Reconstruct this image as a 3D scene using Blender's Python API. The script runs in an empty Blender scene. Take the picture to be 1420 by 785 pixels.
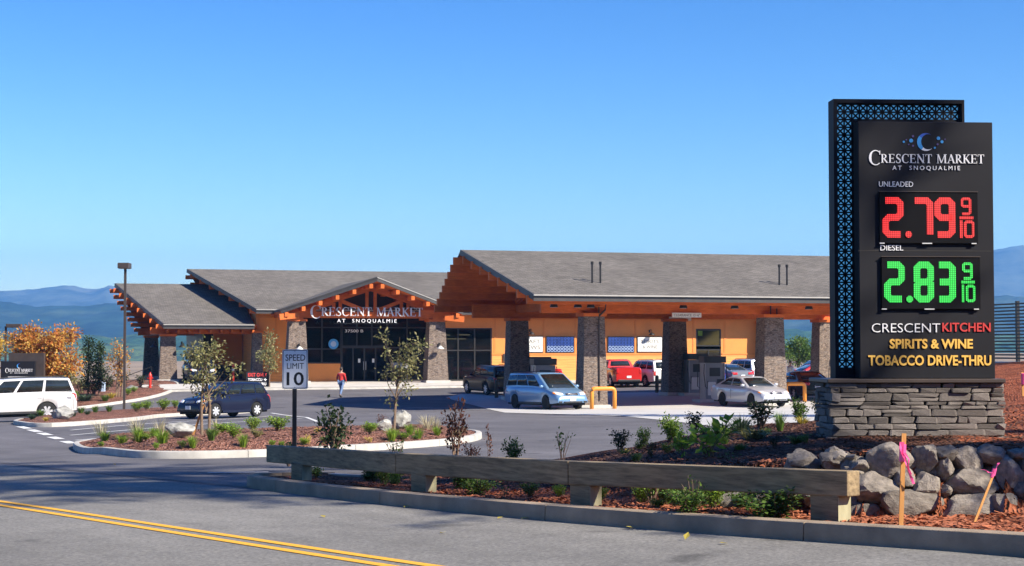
import bpy, bmesh, math, random
import numpy as np
from mathutils import Vector, Matrix, noise as mnoise
R = math.radians
random.seed(7)
SC = bpy.context.scene
COL = SC.collection
# ------------------------------------------------------------------ camera
F, CX, CY, HOR = 2300.0, 710.0, 392.5, 484.0          # focal length in photo pixels, centre, eye level row
PITCH = math.atan((HOR - CY) / F)
cam = bpy.data.objects.new('camera', bpy.data.cameras.new('camera'))
COL.objects.link(cam)
cam.data.sensor_width = 36.0
cam.data.lens = 36.0 * F / 1420.0
cam.data.clip_start = 0.1
cam.data.clip_end = 60000
cam.location = (0, 0, 0)
cam.rotation_euler = (R(90) + PITCH, 0, 0)
SC.camera = cam
# ------------------------------------------------------------------ light
SUN_EL, SUN_PHI = R(38), R(32)                         # PHI: sun to the right, turned this far towards the viewer
SDIR = Vector((math.cos(SUN_PHI) * math.cos(SUN_EL), -math.sin(SUN_PHI) * math.cos(SUN_EL), math.sin(SUN_EL)))
sun = bpy.data.objects.new('sun', bpy.data.lights.new('sun', 'SUN'))
COL.objects.link(sun)
sun.data.energy = 5.0
sun.data.angle = R(0.53)
sun.data.color = (1.0, 0.91, 0.76)
sun.rotation_euler = SDIR.to_track_quat('Z', 'Y').to_euler()
W = bpy.data.worlds.new('World'); SC.world = W; W.use_nodes = True
wn = W.node_tree.nodes; wl = W.node_tree.links
sky = wn.new('ShaderNodeTexSky'); sky.sky_type = 'NISHITA'; sky.sun_disc = False
sky.sun_elevation = SUN_EL
sky.sun_rotation = math.atan2(SDIR.x, SDIR.y)
sky.altitude = 300; sky.air_density = 1.0; sky.dust_density = 0.3; sky.ozone_density = 1.4
hs = wn.new('ShaderNodeHueSaturation'); hs.inputs['Saturation'].default_value = 1.42; hs.inputs['Hue'].default_value = .510; hs.inputs['Value'].default_value = .91
wl.new(sky.outputs[0], hs.inputs['Color'])
gm = wn.new('ShaderNodeGamma'); gm.inputs[1].default_value = 1.4
wl.new(hs.outputs[0], gm.inputs[0]); wl.new(gm.outputs[0], wn['Background'].inputs['Color'])
wn['Background'].inputs['Strength'].default_value = 0.0500
SC.view_settings.view_transform = 'Standard'
SC.view_settings.look = 'None'
SC.view_settings.gamma = 1.0
SC.view_settings.exposure = 1.0
SC.cycles.volume_bounces = 2
SC.cycles.max_bounces = 6
SC.cycles.transparent_max_bounces = 8

# ------------------------------------------------------------------ helpers: where things stand
cp_, sp_ = math.cos(PITCH), math.sin(PITCH)
def ray(x, y):
    a = (x - CX) / F; b = (CY - y) / F
    return Vector((a, cp_ - b * sp_, sp_ + b * cp_))
def atY(x, y, Y):
    d = ray(x, y); return d * (Y / d.y)
_cp = [(1250,762,12.8),(400,687,21.5),(0,702,19.5),(1420,778,11.7),(560,785,12.6),(110,625,36),(668,610,42),(330,636,34),(305,580,74),
 (60,580,90),(765,571,75),(1045,566,80),(473,550,100),(900,535,112),(510,533,115),(230,528,114),(1139,541,99),(172,573,84),(20,590,62),(0,640,38),(690,548,100)]
_pts = [tuple(atY(*c)) for c in _cp] + [(0,0,-1.45),(6,0,-1.3),(-8,4,-1.6),(-60,100,-4.2),(60,100,-1.8),(-60,150,-4.2),(0,150,-2.7),(60,150,-2.2),
 (-60,20,-3.4),(60,20,-.4),(-40,-20,-2.4),(40,-20,-.3),(0,-30,-1.1),(60,60,-1.4),(-60,60,-4),(0,120,-2.4),(20,115,-2.4)]
_P = np.array(_pts); _n = len(_P); _S = 30.0
def _U(r2): return np.where(r2 > 1e-12, .5 * r2 * np.log(np.maximum(r2, 1e-12)), 0)
_A = _P[:, :2] / _S
_L = np.zeros((_n+3, _n+3)); _L[:_n,:_n] = _U(((_A[:,None]-_A[None])**2).sum(-1)) + np.eye(_n)*.02
_L[:_n,_n] = 1; _L[:_n,_n+1:] = _A; _L[_n:,:_n] = _L[:_n,_n:].T
_w = np.linalg.solve(_L, np.r_[_P[:,2],0,0,0])
def Gn(x, y):                                          # height of the paved ground (smooth surface through surveyed points)
    x = np.asarray(x, float); y = np.asarray(y, float)
    xs = np.clip(x, -90, 90)/_S; ys = np.clip(y, -40, 170)/_S
    r = _U((xs[...,None]-_A[:,0])**2 + (ys[...,None]-_A[:,1])**2)
    return r @ _w[:_n] + _w[_n] + _w[_n+1]*xs + _w[_n+2]*ys
def G(x, y): return float(Gn(x, y))
def gp(px, py, off=0.0):                               # ground point seen at a photo pixel
    d = ray(px, py); t = 5.0; last = t
    while t < 400:
        P = d * t
        if P.z < G(P.x, P.y) + off: break
        last = t; t *= 1.03
    lo, hi = last, t
    for _ in range(24):
        m = (lo+hi)/2; P = d*m
        if P.z < G(P.x, P.y) + off: hi = m
        else: lo = m
    P = d*hi; return Vector((P.x, P.y, G(P.x, P.y)+off))
TH = R(16); c_, s_ = math.cos(TH), math.sin(TH)
BO = Vector((3.87, 81.0, 0))                           # building frame: u along the frontage, p away from the street
def bw(u, p, z=0): return Vector((BO.x + c_*u - s_*p, BO.y + s_*u + c_*p, z))
def bpix(px, py, p):                                   # point of a vertical plane of the building frame seen at a pixel -> (u, z)
    d = ray(px, py)
    t = (p - s_*BO.x + c_*BO.y) / (-s_*d.x + c_*d.y)
    X = d*t
    return c_*(X.x-BO.x)+s_*(X.y-BO.y), X.z

# ------------------------------------------------------------------ helpers: meshes and objects
def tag(o, label=None, cat=None, group=None, kind=None):
    if label: o['label'] = label
    if cat: o['category'] = cat
    if group: o['group'] = group
    if kind: o['kind'] = kind
    return o
def empty(name, loc=(0,0,0), rz=0, label=None, cat=None, group=None, kind=None):
    o = bpy.data.objects.new(name, None); COL.objects.link(o)
    o.location = loc; o.rotation_euler = (0,0,rz); o.empty_display_size = .2
    return tag(o, label, cat, group, kind)
def link(name, me, parent=None, loc=(0,0,0), rot=(0,0,0), scale=(1,1,1)):
    o = bpy.data.objects.new(name, me); COL.objects.link(o)
    o.parent = parent; o.location = loc; o.rotation_euler = rot; o.scale = scale
    return o
def copy_tree(o, parent=None):
    c = o.copy(); COL.objects.link(c); c.parent = parent
    for ch in o.children: copy_tree(ch, c)
    return c
class MB:
    def __init__(s): s.v = []; s.f = []; s.m = []; s.mi = 0; s.T = None
    def add(s, vs, fs):
        b = len(s.v)
        for v in vs:
            v = Vector(v)
            if s.T is not None: v = s.T @ v
            s.v.append(v)
        for f in fs: s.f.append(tuple(b+i for i in f)); s.m.append(s.mi)
        return s
    def box(s, x0, x1, y0, y1, z0, z1):
        return s.add([(x0,y0,z0),(x1,y0,z0),(x1,y1,z0),(x0,y1,z0),(x0,y0,z1),(x1,y0,z1),(x1,y1,z1),(x0,y1,z1)],
                     [(0,3,2,1),(4,5,6,7),(0,1,5,4),(1,2,6,5),(2,3,7,6),(3,0,4,7)])
    def hexa(s, p):                                    # 8 points: bottom ring then top ring
        return s.add(p, [(0,3,2,1),(4,5,6,7),(0,1,5,4),(1,2,6,5),(2,3,7,6),(3,0,4,7)])
    def beam(s, a, b, w, h, up=(0,0,1)):
        a = Vector(a); b = Vector(b); d = (b-a).normalized(); up = Vector(up)
        r = d.cross(up).normalized(); u = r.cross(d).normalized()
        r *= w/2; u *= h/2
        return s.hexa([a-r-u, a+r-u, b+r-u, b-r-u, a-r+u, a+r+u, b+r+u, b-r+u])
    def tube(s, path, r, n=8, cap=True):
        path = [Vector(p) for p in path]; k = len(path); rs = r if isinstance(r,(list,tuple)) else [r]*k
        vs = []; fs = []
        for i,p in enumerate(path):
            d = (path[min(i+1,k-1)]-path[max(i-1,0)]).normalized()
            a = Vector((0,0,1)) if abs(d.z) < .9 else Vector((1,0,0))
            x = d.cross(a).normalized(); y = d.cross(x)
            for j in range(n):
                t = 2*math.pi*j/n; vs.append(p + (x*math.cos(t)+y*math.sin(t))*rs[i])
        for i in range(k-1):
            for j in range(n): fs.append((i*n+j, i*n+(j+1)%n, (i+1)*n+(j+1)%n, (i+1)*n+j))
        if cap: fs.append(tuple(range(n))); fs.append(tuple(reversed(range((k-1)*n, k*n))))
        return s.add(vs, fs)
    def prism(s, poly, y0, y1):                        # polygon in x,z pushed along y
        n = len(poly)
        vs = [(x,y0,z) for x,z in poly]+[(x,y1,z) for x,z in poly]
        fs = [tuple(range(n)), tuple(reversed(range(n,2*n)))]+[(i,i+n,(i+1)%n+n,(i+1)%n) for i in range(n)]
        return s.add(vs, fs)
    def prismz(s, poly, z0, z1):
        n = len(poly)
        vs = [(x,y,z0) for x,y in poly]+[(x,y,z1) for x,y in poly]
        fs = [tuple(reversed(range(n))), tuple(range(n,2*n))]+[(i,(i+1)%n,(i+1)%n+n,i+n) for i in range(n)]
        return s.add(vs, fs)
    def lathe(s, prof, n=16, axis='z', c=(0,0,0)):     # prof: (radius, height)
        vs = []; fs = []; k = len(prof)
        for r,h in prof:
            for j in range(n):
                t = 2*math.pi*j/n; a, b = r*math.cos(t), r*math.sin(t)
                v = (a,b,h) if axis=='z' else ((a,h,b) if axis=='y' else (h,a,b))
                vs.append((v[0]+c[0], v[1]+c[1], v[2]+c[2]))
        for i in range(k-1):
            for j in range(n): fs.append((i*n+j, i*n+(j+1)%n, (i+1)*n+(j+1)%n, (i+1)*n+j))
        fs.append(tuple(range(n))); fs.append(tuple(range((k-1)*n, k*n)))
        return s.add(vs, fs)
    def mesh(s, name, mats, smooth=False, sharp=None, fix=True):
        me = bpy.data.meshes.new(name)
        me.from_pydata([tuple(v) for v in s.v], [], s.f)
        if not isinstance(mats,(list,tuple)): mats = [mats]
        for m in mats: me.materials.append(M[m])
        if len(mats) > 1: me.polygons.foreach_set('material_index', s.m)
        if fix and len(s.f) < 20000:
            bm = bmesh.new(); bm.from_mesh(me); bmesh.ops.recalc_face_normals(bm, faces=bm.faces); bm.to_mesh(me); bm.free()
        if smooth or sharp:
            me.polygons.foreach_set('use_smooth', [True]*len(me.polygons))
            if sharp: me.set_sharp_from_angle(angle=R(sharp))
        me.update()
        return me
    def build(s, name, mats, parent=None, loc=(0,0,0), rot=(0,0,0), **k):
        return link(name, s.mesh(name, mats, **k), parent, loc, rot)
def bevel(o, w=.01, seg=1):
    m = o.modifiers.new('bevel', 'BEVEL'); m.width = w; m.segments = seg; m.limit_method = 'ANGLE'; return o

# ------------------------------------------------------------------ materials
M = {}
def nt(name):
    m = bpy.data.materials.new(name); m.use_nodes = True; M[name] = m
    n = m.node_tree.nodes; return m, n, m.node_tree.links, n['Principled BSDF']
def coord(n, l, kind='Object', scale=(1,1,1)):
    if kind == 'Position': src = n.new('ShaderNodeNewGeometry').outputs['Position']
    else: src = n.new('ShaderNodeTexCoord').outputs[kind]
    mp = n.new('ShaderNodeMapping'); mp.inputs['Scale'].default_value = scale
    l.new(src, mp.inputs['Vector']); return mp.outputs[0]
def noise_(n, l, v, scale, detail=4, rough=.55):
    t = n.new('ShaderNodeTexNoise'); t.inputs['Scale'].default_value = scale; t.inputs['Detail'].default_value = detail
    t.inputs['Roughness'].default_value = rough; l.new(v, t.inputs['Vector']); return t.outputs['Fac']
def ramp(n, l, fac, stops, interp='LINEAR'):
    r = n.new('ShaderNodeValToRGB'); r.color_ramp.interpolation = interp
    e = r.color_ramp.elements
    while len(e) < len(stops): e.new(.5)
    for i,(p,c) in enumerate(stops):
        e[i].position = p; e[i].color = (*c,1) if len(c)==3 else c
    l.new(fac, r.inputs[0]); return r.outputs[0]
def mixc(n, l, a, b, fac, mode='MIX'):
    m = n.new('ShaderNodeMix'); m.data_type = 'RGBA'; m.blend_type = mode
    for sck, val in (('A',a),('B',b)):
        i = [q for q in m.inputs if q.name==sck and q.type=='RGBA'][0]
        if isinstance(val, tuple): i.default_value = (*val,1)
        else: l.new(val, i)
    if isinstance(fac,(int,float)): m.inputs[0].default_value = fac
    else: l.new(fac, m.inputs[0])
    return [o for o in m.outputs if o.type=='RGBA'][0]
def bump_(n, l, b, h, strength=.3, dist=.01):
    q = n.new('ShaderNodeBump'); q.inputs['Strength'].default_value = strength; q.inputs['Distance'].default_value = dist
    l.new(h, q.inputs['Height']); l.new(q.outputs[0], b.inputs['Normal']); return q
def sc(c, k): return tuple(min(1,x*k) for x in c)
def pm(name, col, rough=.6, metal=0, var=.18, vs=3.0, bs=0, bstr=.2, coat=0, kind='Object', stretch=(1,1,1), spec=.5, rand=0):
    m, n, l, b = nt(name)
    v = coord(n, l, kind, stretch)
    f = noise_(n, l, v, vs, 5)
    c = ramp(n, l, f, [(.25, sc(col,1-var)), (.75, sc(col,1+var))])
    if rand:
        oi = n.new('ShaderNodeObjectInfo')
        c2 = ramp(n, l, oi.outputs['Random'], [(0, sc((1,1,1),1-rand)), (1, (1,1,1))])
        c = mixc(n, l, c, c2, 1.0, 'MULTIPLY')
    l.new(c, b.inputs['Base Color'])
    b.inputs['Roughness'].default_value = rough; b.inputs['Metallic'].default_value = metal
    b.inputs['Specular IOR Level'].default_value = spec
    if coat: b.inputs['Coat Weight'].default_value = coat; b.inputs['Coat Roughness'].default_value = .04
    if bs: bump_(n, l, b, noise_(n, l, v, bs, 6, .65), bstr, .02)
    return m
def asphalt(name, c0, c1, patch=.25):
    m, n, l, b = nt(name); v = coord(n, l, 'Position')
    big = noise_(n, l, v, .22, 5, .6); mid = noise_(n, l, v, 2.2, 4); fine = noise_(n, l, v, 26, 5, .85)
    mp = n.new('ShaderNodeMapping'); mp.vector_type = 'TEXTURE'; mp.inputs['Rotation'].default_value = (0,0,R(124)); mp.inputs['Scale'].default_value = (14,.9,1); l.new(v, mp.inputs['Vector']); trk = noise_(n, l, mp.outputs[0], 1.0, 4, .6)
    spot = noise_(n, l, v, 1.1, 2, .4)
    c = ramp(n, l, fine, [(.32, c0), (.68, c1)])
    c = mixc(n, l, c, ramp(n, l, big, [(.3,(1-patch,)*3), (.7,(1+patch*.5,)*3)]), 1, 'MULTIPLY')
    c = mixc(n, l, c, ramp(n, l, mid, [(.3,(.88,)*3), (.7,(1.06,)*3)]), 1, 'MULTIPLY')
    c = mixc(n, l, c, ramp(n, l, trk, [(.3,(.84,)*3),(.7,(1.10,)*3)]), 1, 'MULTIPLY')
    c = mixc(n, l, c, ramp(n, l, spot, [(.24,(.55,)*3),(.32,(1,1,1))]), 1, 'MULTIPLY')
    l.new(c, b.inputs['Base Color']); b.inputs['Roughness'].default_value = .85; b.inputs['Specular IOR Level'].default_value = .3
    bump_(n, l, b, fine, .5, .012)
asphalt('road_asphalt', (.095,.092,.085), (.34,.325,.295))
asphalt('lot_asphalt', (.075,.073,.078), (.21,.20,.21), .3)
pm('concrete', (.52,.50,.46), .85, var=.14, vs=1.6, bs=30, bstr=.15, kind='Position')
pm('slab_concrete', (.50,.49,.47), .8, var=.12, vs=.5, bs=30, bstr=.1, kind='Position')
pm('kerb_concrete', (.46,.44,.40), .85, var=.25, vs=2.6, bs=45, bstr=.3, kind='Position')
pm('kerb_old', (.32,.245,.17), .9, var=.32, vs=3.0, bs=50, bstr=.4, kind='Position')
pm('white_paint', (.70,.70,.68), .7, var=.2, vs=9, kind='Position')
def worn(name, col):
    m, n, l, b = nt(name); v = coord(n, l, 'Position')
    f = noise_(n, l, v, 16, 6, .75)
    c = mixc(n, l, col, ramp(n, l, noise_(n, l, v, 55, 3, .8), [(.3,(.1,.1,.1)),(.7,(.3,.29,.28))]), ramp(n, l, f, [(.60,(0,0,0)),(.72,(.8,.8,.8))]))
    l.new(c, b.inputs['Base Color']); b.inputs['Roughness'].default_value = .75
worn('yellow_paint', (.80,.40,.02)); worn('worn_white', (.62,.62,.60))
def mulch(name, a, bc, c3):
    m, n, l, b = nt(name); v = coord(n, l, 'Position')
    vo = n.new('ShaderNodeTexVoronoi'); vo.inputs['Scale'].default_value = 26
    st = coord(n, l, 'Position', (1,.45,1)); l.new(st, vo.inputs['Vector'])
    c = ramp(n, l, vo.outputs['Color'], [(.15,a),(.5,bc),(.9,c3)])
    c = mixc(n, l, c, ramp(n, l, noise_(n, l, v, 1.6, 4), [(.35,(.6,.6,.6)),(.65,(1.15,1.1,1.1))]), 1, 'MULTIPLY')
    l.new(c, b.inputs['Base Color']); b.inputs['Roughness'].default_value = .95; b.inputs['Specular IOR Level'].default_value = .15
    bump_(n, l, b, vo.outputs['Distance'], .9, .05)
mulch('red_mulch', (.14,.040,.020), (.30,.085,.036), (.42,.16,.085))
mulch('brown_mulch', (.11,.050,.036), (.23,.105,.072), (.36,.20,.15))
pm('chip_dark', (.10,.045,.028), .95, var=.5, vs=7, kind='Position')  # bank chips, toned down for the shade they lie in
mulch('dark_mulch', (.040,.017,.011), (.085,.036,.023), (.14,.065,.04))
pm('tar', (.03,.03,.03), .6, kind='Position')
pm('chip', (.36,.115,.05), .9, var=.5, vs=7, kind='Position')
pm('chip_brown', (.22,.10,.065), .9, var=.5, vs=7, kind='Position')
def timber(name, col, dark, sx=(1.2,9,9), rough=.75):
    m, n, l, b = nt(name); v = coord(n, l, 'Object', sx)
    f = noise_(n, l, v, 2.2, 6, .65); g = noise_(n, l, coord(n, l, 'Object', (.5,.5,.5)), 1.5, 3)
    c = ramp(n, l, f, [(.28,dark),(.72,col)])
    c = mixc(n, l, c, ramp(n, l, g, [(.3,(.72,)*3),(.7,(1.12,)*3)]), 1, 'MULTIPLY')
    l.new(c, b.inputs['Base Color']); b.inputs['Roughness'].default_value = rough; b.inputs['Specular IOR Level'].default_value = .3
    bump_(n, l, b, f, .25, .01)
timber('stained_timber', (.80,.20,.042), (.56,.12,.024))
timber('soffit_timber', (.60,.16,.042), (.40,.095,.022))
timber('green_timber', (.46,.345,.20), (.15,.112,.068), (1.3,10,14), .85)
timber('cut_timber', (.50,.47,.30), (.34,.31,.19), (6,6,1.5), .8)
timber('stake_wood', (.70,.36,.12), (.55,.25,.07), (20,20,2), .8)
def siding(name, col, pitch=.19):
    m, n, l, b = nt(name); v = coord(n, l, 'Object')
    sx = n.new('ShaderNodeSeparateXYZ'); l.new(v, sx.inputs[0])
    a = n.new('ShaderNodeMath'); a.operation = 'DIVIDE'; l.new(sx.outputs['Z'], a.inputs[0]); a.inputs[1].default_value = pitch
    fr = n.new('ShaderNodeMath'); fr.operation = 'FRACT'; l.new(a.outputs[0], fr.inputs[0])
    f = noise_(n, l, coord(n, l, 'Object', (.6,.6,6)), 1.7, 5)
    c = ramp(n, l, f, [(.3, sc(col,.86)), (.7, sc(col,1.12))])
    c = mixc(n, l, c, ramp(n, l, fr.outputs[0], [(0,(.55,.55,.55)),(.07,(1,1,1))]), 1, 'MULTIPLY')
    l.new(c, b.inputs['Base Color']); b.inputs['Roughness'].default_value = .6
    inv = n.new('ShaderNodeMath'); inv.operation = 'SUBTRACT'; inv.inputs[0].default_value = 1; l.new(fr.outputs[0], inv.inputs[1])
    bump_(n, l, b, inv.outputs[0], .8, .03)
siding('siding', (.80,.30,.060))
pm('panel_wall', (.78,.275,.055), .6, var=.10, vs=.8, bs=12, bstr=.05)
pm('trim_wall', (.72,.24,.046), .6, var=.1, vs=2)
pm('dark_trim', (.030,.028,.028), .5, var=.2)
pm('fascia', (.055,.050,.048), .5, var=.2)
pm('gutter', (.42,.40,.37), .45, var=.1, metal=.2)
def shingle(name, col):
    m, n, l, b = nt(name); v = coord(n, l, 'Object')
    br = n.new('ShaderNodeTexBrick'); br.offset = .5; br.inputs['Scale'].default_value = 1.0
    br.inputs['Brick Width'].default_value = .34; br.inputs['Row Height'].default_value = .16; br.inputs['Mortar Size'].default_value = .012
    br.inputs['Color1'].default_value = (*sc(col,.82),1); br.inputs['Color2'].default_value = (*sc(col,1.2),1); br.inputs['Mortar'].default_value = (*sc(col,.5),1)
    l.new(v, br.inputs['Vector'])
    c = mixc(n, l, br.outputs['Color'], ramp(n, l, noise_(n, l, v, .35, 5, .6), [(.3,(.82,)*3),(.7,(1.12,)*3)]), 1, 'MULTIPLY')
    c = mixc(n, l, c, ramp(n, l, noise_(n, l, v, 9, 4, .8), [(.3,(.78,)*3),(.7,(1.2,)*3)]), 1, 'MULTIPLY')
    l.new(c, b.inputs['Base Color']); b.inputs['Roughness'].default_value = .95; b.inputs['Specular IOR Level'].default_value = .2
    bump_(n, l, b, br.outputs['Fac'], -.4, .02)
shingle('shingles', (.155,.142,.128))
def ledge(name, cols):
    m, n, l, b = nt(name); v = coord(n, l, 'Object')
    sx = n.new('ShaderNodeSeparateXYZ'); l.new(v, sx.inputs[0])
    ad = n.new('ShaderNodeMath'); l.new(sx.outputs['X'], ad.inputs[0]); l.new(sx.outputs['Y'], ad.inputs[1])
    cb = n.new('ShaderNodeCombineXYZ'); l.new(ad.outputs[0], cb.inputs['X']); l.new(sx.outputs['Z'], cb.inputs['Y'])
    br = n.new('ShaderNodeTexBrick'); br.offset = .37; br.squash = .7; br.squash_frequency = 3
    br.inputs['Brick Width'].default_value = .55; br.inputs['Row Height'].default_value = .17; br.inputs['Mortar Size'].default_value = .016; br.inputs['Bias'].default_value = -.1
    br.inputs['Color1'].default_value = (0,0,0,1); br.inputs['Color2'].default_value = (1,1,1,1); br.inputs['Mortar'].default_value = (.5,.5,.5,1)
    l.new(cb.outputs[0], br.inputs['Vector'])
    c = ramp(n, l, br.outputs['Color'], [(0,cols[0]),(.35,cols[1]),(.7,cols[2]),(1,cols[3])])
    c = mixc(n, l, c, (.02,.018,.016), br.outputs['Fac'])
    c = mixc(n, l, c, ramp(n, l, noise_(n, l, v, 4, 3, .6), [(.3,(.75,)*3),(.7,(1.2,)*3)]), 1, 'MULTIPLY')
    l.new(c, b.inputs['Base Color']); b.inputs['Roughness'].default_value = .9
    h = n.new('ShaderNodeMath'); h.operation = 'MULTIPLY_ADD'; l.new(br.outputs['Fac'], h.inputs[0]); h.inputs[1].default_value = -1
    l.new(noise_(n, l, v, 6, 4), h.inputs[2]); bump_(n, l, b, h.outputs[0], .9, .05)
ledge('ledge_stone', [(.15,.11,.09),(.36,.27,.21),(.24,.205,.185),(.52,.40,.32)])
pm('veneer_stone', (.27,.235,.21), .9, var=.35, vs=9, bs=22, bstr=.6, rand=.6)
pm('boulder', (.29,.25,.21), .92, var=.5, vs=5, bs=16, bstr=.9, rand=.4)
pm('pale_boulder', (.33,.325,.30), .92, var=.55, vs=3.5, bs=7, bstr=1.0)
pm('mortar', (.05,.045,.04), .95)
pm('sign_face', (.016,.016,.020), .6, var=.15, vs=1.5, spec=.2)
pm('lattice_metal', (.012,.012,.016), .6, var=.15, spec=.15)
pm('white_letter', (.86,.86,.88), .45, var=.03)
pm('silver_letter', (.72,.72,.72), .4, var=.05, metal=.2)
pm('gold_letter', (.85,.50,.10), .45, var=.05)
pm('red_letter', (.62,.055,.050), .45, var=.1)
pm('blue_dot', (.06,.33,.72), .4, var=.1)
pm('moon_blue', (.04,.10,.42), .4, var=.5, vs=3)
pm('violet_dot', (.10,.07,.22), .5, var=.1)
pm('black_letter', (.012,.012,.012), .5)
pm('grey_letter', (.14,.13,.12), .5)
pm('sign_white', (.86,.86,.84), .35, var=.06)
pm('panel_white', (.74,.74,.70), .5, var=.05)
pm('black_metal', (.020,.018,.017), .45, var=.2)
pm('bronze_metal', (.060,.045,.038), .45, var=.2)
pm('steel', (.45,.45,.46), .35, metal=.8, var=.1)
pm('orange_pipe', (.80,.30,.035), .4, var=.12, vs=2, coat=.2)
pm('brown_bollard', (.10,.065,.035), .6)
pm('hydrant_red', (.60,.035,.02), .4, var=.12)
pm('cabinet_grey', (.25,.26,.28), .45, var=.08)
pm('cabinet_dark', (.025,.03,.038), .35, var=.15)
pm('pink_ribbon', (.85,.10,.32), .45, var=.1)
pm('blue_panel', (.013,.032,.14), .3, var=.3, vs=2)
pm('panel_pattern', (.42,.55,.75), .4)
pm('yellow_plastic', (.80,.55,.02), .4)
pm('tyre', (.014,.014,.014), .85, var=.3)
pm('rim', (.62,.62,.64), .35, metal=.35, var=.06)
pm('dark_rim', (.36,.36,.37), .35, metal=.35, var=.06)
pm('well', (.008,.008,.008), .9)
pm('plastic', (.022,.022,.023), .55)
pm('plate', (.70,.72,.76), .4)
pm('headlight', (.75,.78,.80), .08, coat=1)
pm('amber', (.75,.22,.02), .2)
pm('taillight', (.55,.012,.010), .15, coat=1)
pm('chrome', (.75,.75,.76), .12, metal=1)
def glass(name, col, t=.0):
    m, n, l, b = nt(name)
    v = coord(n, l, 'Object'); f = noise_(n, l, v, 1.1, 3)
    l.new(ramp(n, l, f, [(.3, sc(col,.6)), (.7, sc(col,1.3))]), b.inputs['Base Color'])
    b.inputs['Roughness'].default_value = .04; b.inputs['Specular IOR Level'].default_value = .7
    if t:
        tr = n.new('ShaderNodeBsdfTransparent'); tr.inputs[0].default_value = (.75,.8,.8,1)
        mx = n.new('ShaderNodeMixShader'); mx.inputs[0].default_value = t
        l.new(b.outputs[0], mx.inputs[1]); l.new(tr.outputs[0], mx.inputs[2]); l.new(mx.outputs[0], n['Material Output'].inputs[0])
glass('car_glass', (.018,.024,.024)); glass('store_glass', (.006,.007,.009), .30)
def emit(name, col, s, dots=0):
    m, n, l, b = nt(name)
    b.inputs['Base Color'].default_value = (.01,.01,.01,1); b.inputs['Roughness'].default_value = .5
    b.inputs['Emission Strength'].default_value = s
    if dots:
        v = coord(n, l, 'Object', (1,1,1))
        sx = n.new('ShaderNodeSeparateXYZ'); l.new(v, sx.inputs[0])
        ms = []
        for sg in (1,-1):
            q = n.new('ShaderNodeMath'); q.operation = 'MULTIPLY_ADD'; l.new(sx.outputs['Z'], q.inputs[0]); q.inputs[1].default_value = sg; l.new(sx.outputs['X'], q.inputs[2])
            w_ = n.new('ShaderNodeMath'); w_.operation = 'MULTIPLY'; l.new(q.outputs[0], w_.inputs[0]); w_.inputs[1].default_value = dots
            k = n.new('ShaderNodeMath'); k.operation = 'SINE'; l.new(w_.outputs[0], k.inputs[0]); ms.append(k.outputs[0])
        q = n.new('ShaderNodeMath'); q.operation = 'MULTIPLY'; l.new(ms[0], q.inputs[0]); l.new(ms[1], q.inputs[1])
        c = ramp(n, l, q.outputs[0], [(0, sc(col,.30)), (.45, col)])
        hi = tuple(.88*x+.12 for x in col)
        c = mixc(n, l, c, hi, ramp(n, l, q.outputs[0], [(.55,(0,0,0)),(.9,(.6,.6,.6))]))
        l.new(c, b.inputs['Emission Color'])
    else: b.inputs['Emission Color'].default_value = (*col,1)
emit('led_red', (1.0,.02,.018), .85, 140); emit('led_green', (.03,.95,.10), .75, 140); emit('led_off', (.03,.06,.04), .12)
emit('lattice_back', (.07,.31,.66), .36)  # weak glow added so the recessed blue backing does not go dark
emit('warm_strip', (1.0,.78,.45), 1.1)
def leaf(name, a, bc, tr=.3):
    m, n, l, b = nt(name)
    v = coord(n, l, 'Position'); f = noise_(n, l, v, 2.6, 3); 
    g = n.new('ShaderNodeTexWhiteNoise'); ge = n.new('ShaderNodeNewGeometry')
    l.new(ge.outputs['Random Per Island'], g.inputs['Vector']) if False else None
    c = ramp(n, l, ge.outputs['Random Per Island'], [(0,a),(1,bc)])
    c = mixc(n, l, c, ramp(n, l, f, [(.3,(.7,)*3),(.7,(1.2,)*3)]), 1, 'MULTIPLY')
    l.new(c, b.inputs['Base Color']); b.inputs['Roughness'].default_value = .55; b.inputs['Specular IOR Level'].default_value = .3
    t = n.new('ShaderNodeBsdfTranslucent'); l.new(c, t.inputs[0])
    mx = n.new('ShaderNodeMixShader'); mx.inputs[0].default_value = tr
    l.new(b.outputs[0], mx.inputs[1]); l.new(t.outputs[0], mx.inputs[2]); l.new(mx.outputs[0], n['Material Output'].inputs[0])
leaf('leaf_green', (.05,.11,.02), (.16,.26,.045)); leaf('leaf_bright', (.14,.27,.03), (.34,.47,.06), .4)
leaf('leaf_dark', (.018,.040,.014), (.055,.085,.028)); leaf('leaf_olive', (.15,.17,.055), (.40,.36,.17), .35)
leaf('leaf_red', (.075,.028,.020), (.19,.075,.045)); leaf('leaf_orange', (.50,.13,.03), (.62,.42,.09), .35)
leaf('leaf_gold', (.55,.30,.04), (.62,.45,.08), .35); leaf('leaf_blue', (.045,.085,.045), (.12,.18,.10))
leaf('leaf_pale', (.40,.36,.22), (.55,.50,.33)); leaf('leaf_yellow', (.55,.42,.05), (.6,.5,.12)); leaf('conifer', (.012,.030,.012), (.04,.07,.025), .1)
pm('bark', (.16,.11,.075), .9, var=.3, vs=14, bs=30, bstr=.5); pm('twig', (.20,.13,.09), .9, var=.3, vs=14)
pm('skin', (.50,.30,.22), .6); pm('hair', (.05,.04,.035), .7); pm('red_cloth', (.50,.030,.030), .85, var=.15, vs=9); pm('denim', (.13,.20,.36), .9, var=.15, vs=12)
pm('white_cloth', (.7,.72,.76), .85); pm('shoe', (.05,.045,.04), .7)
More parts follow.
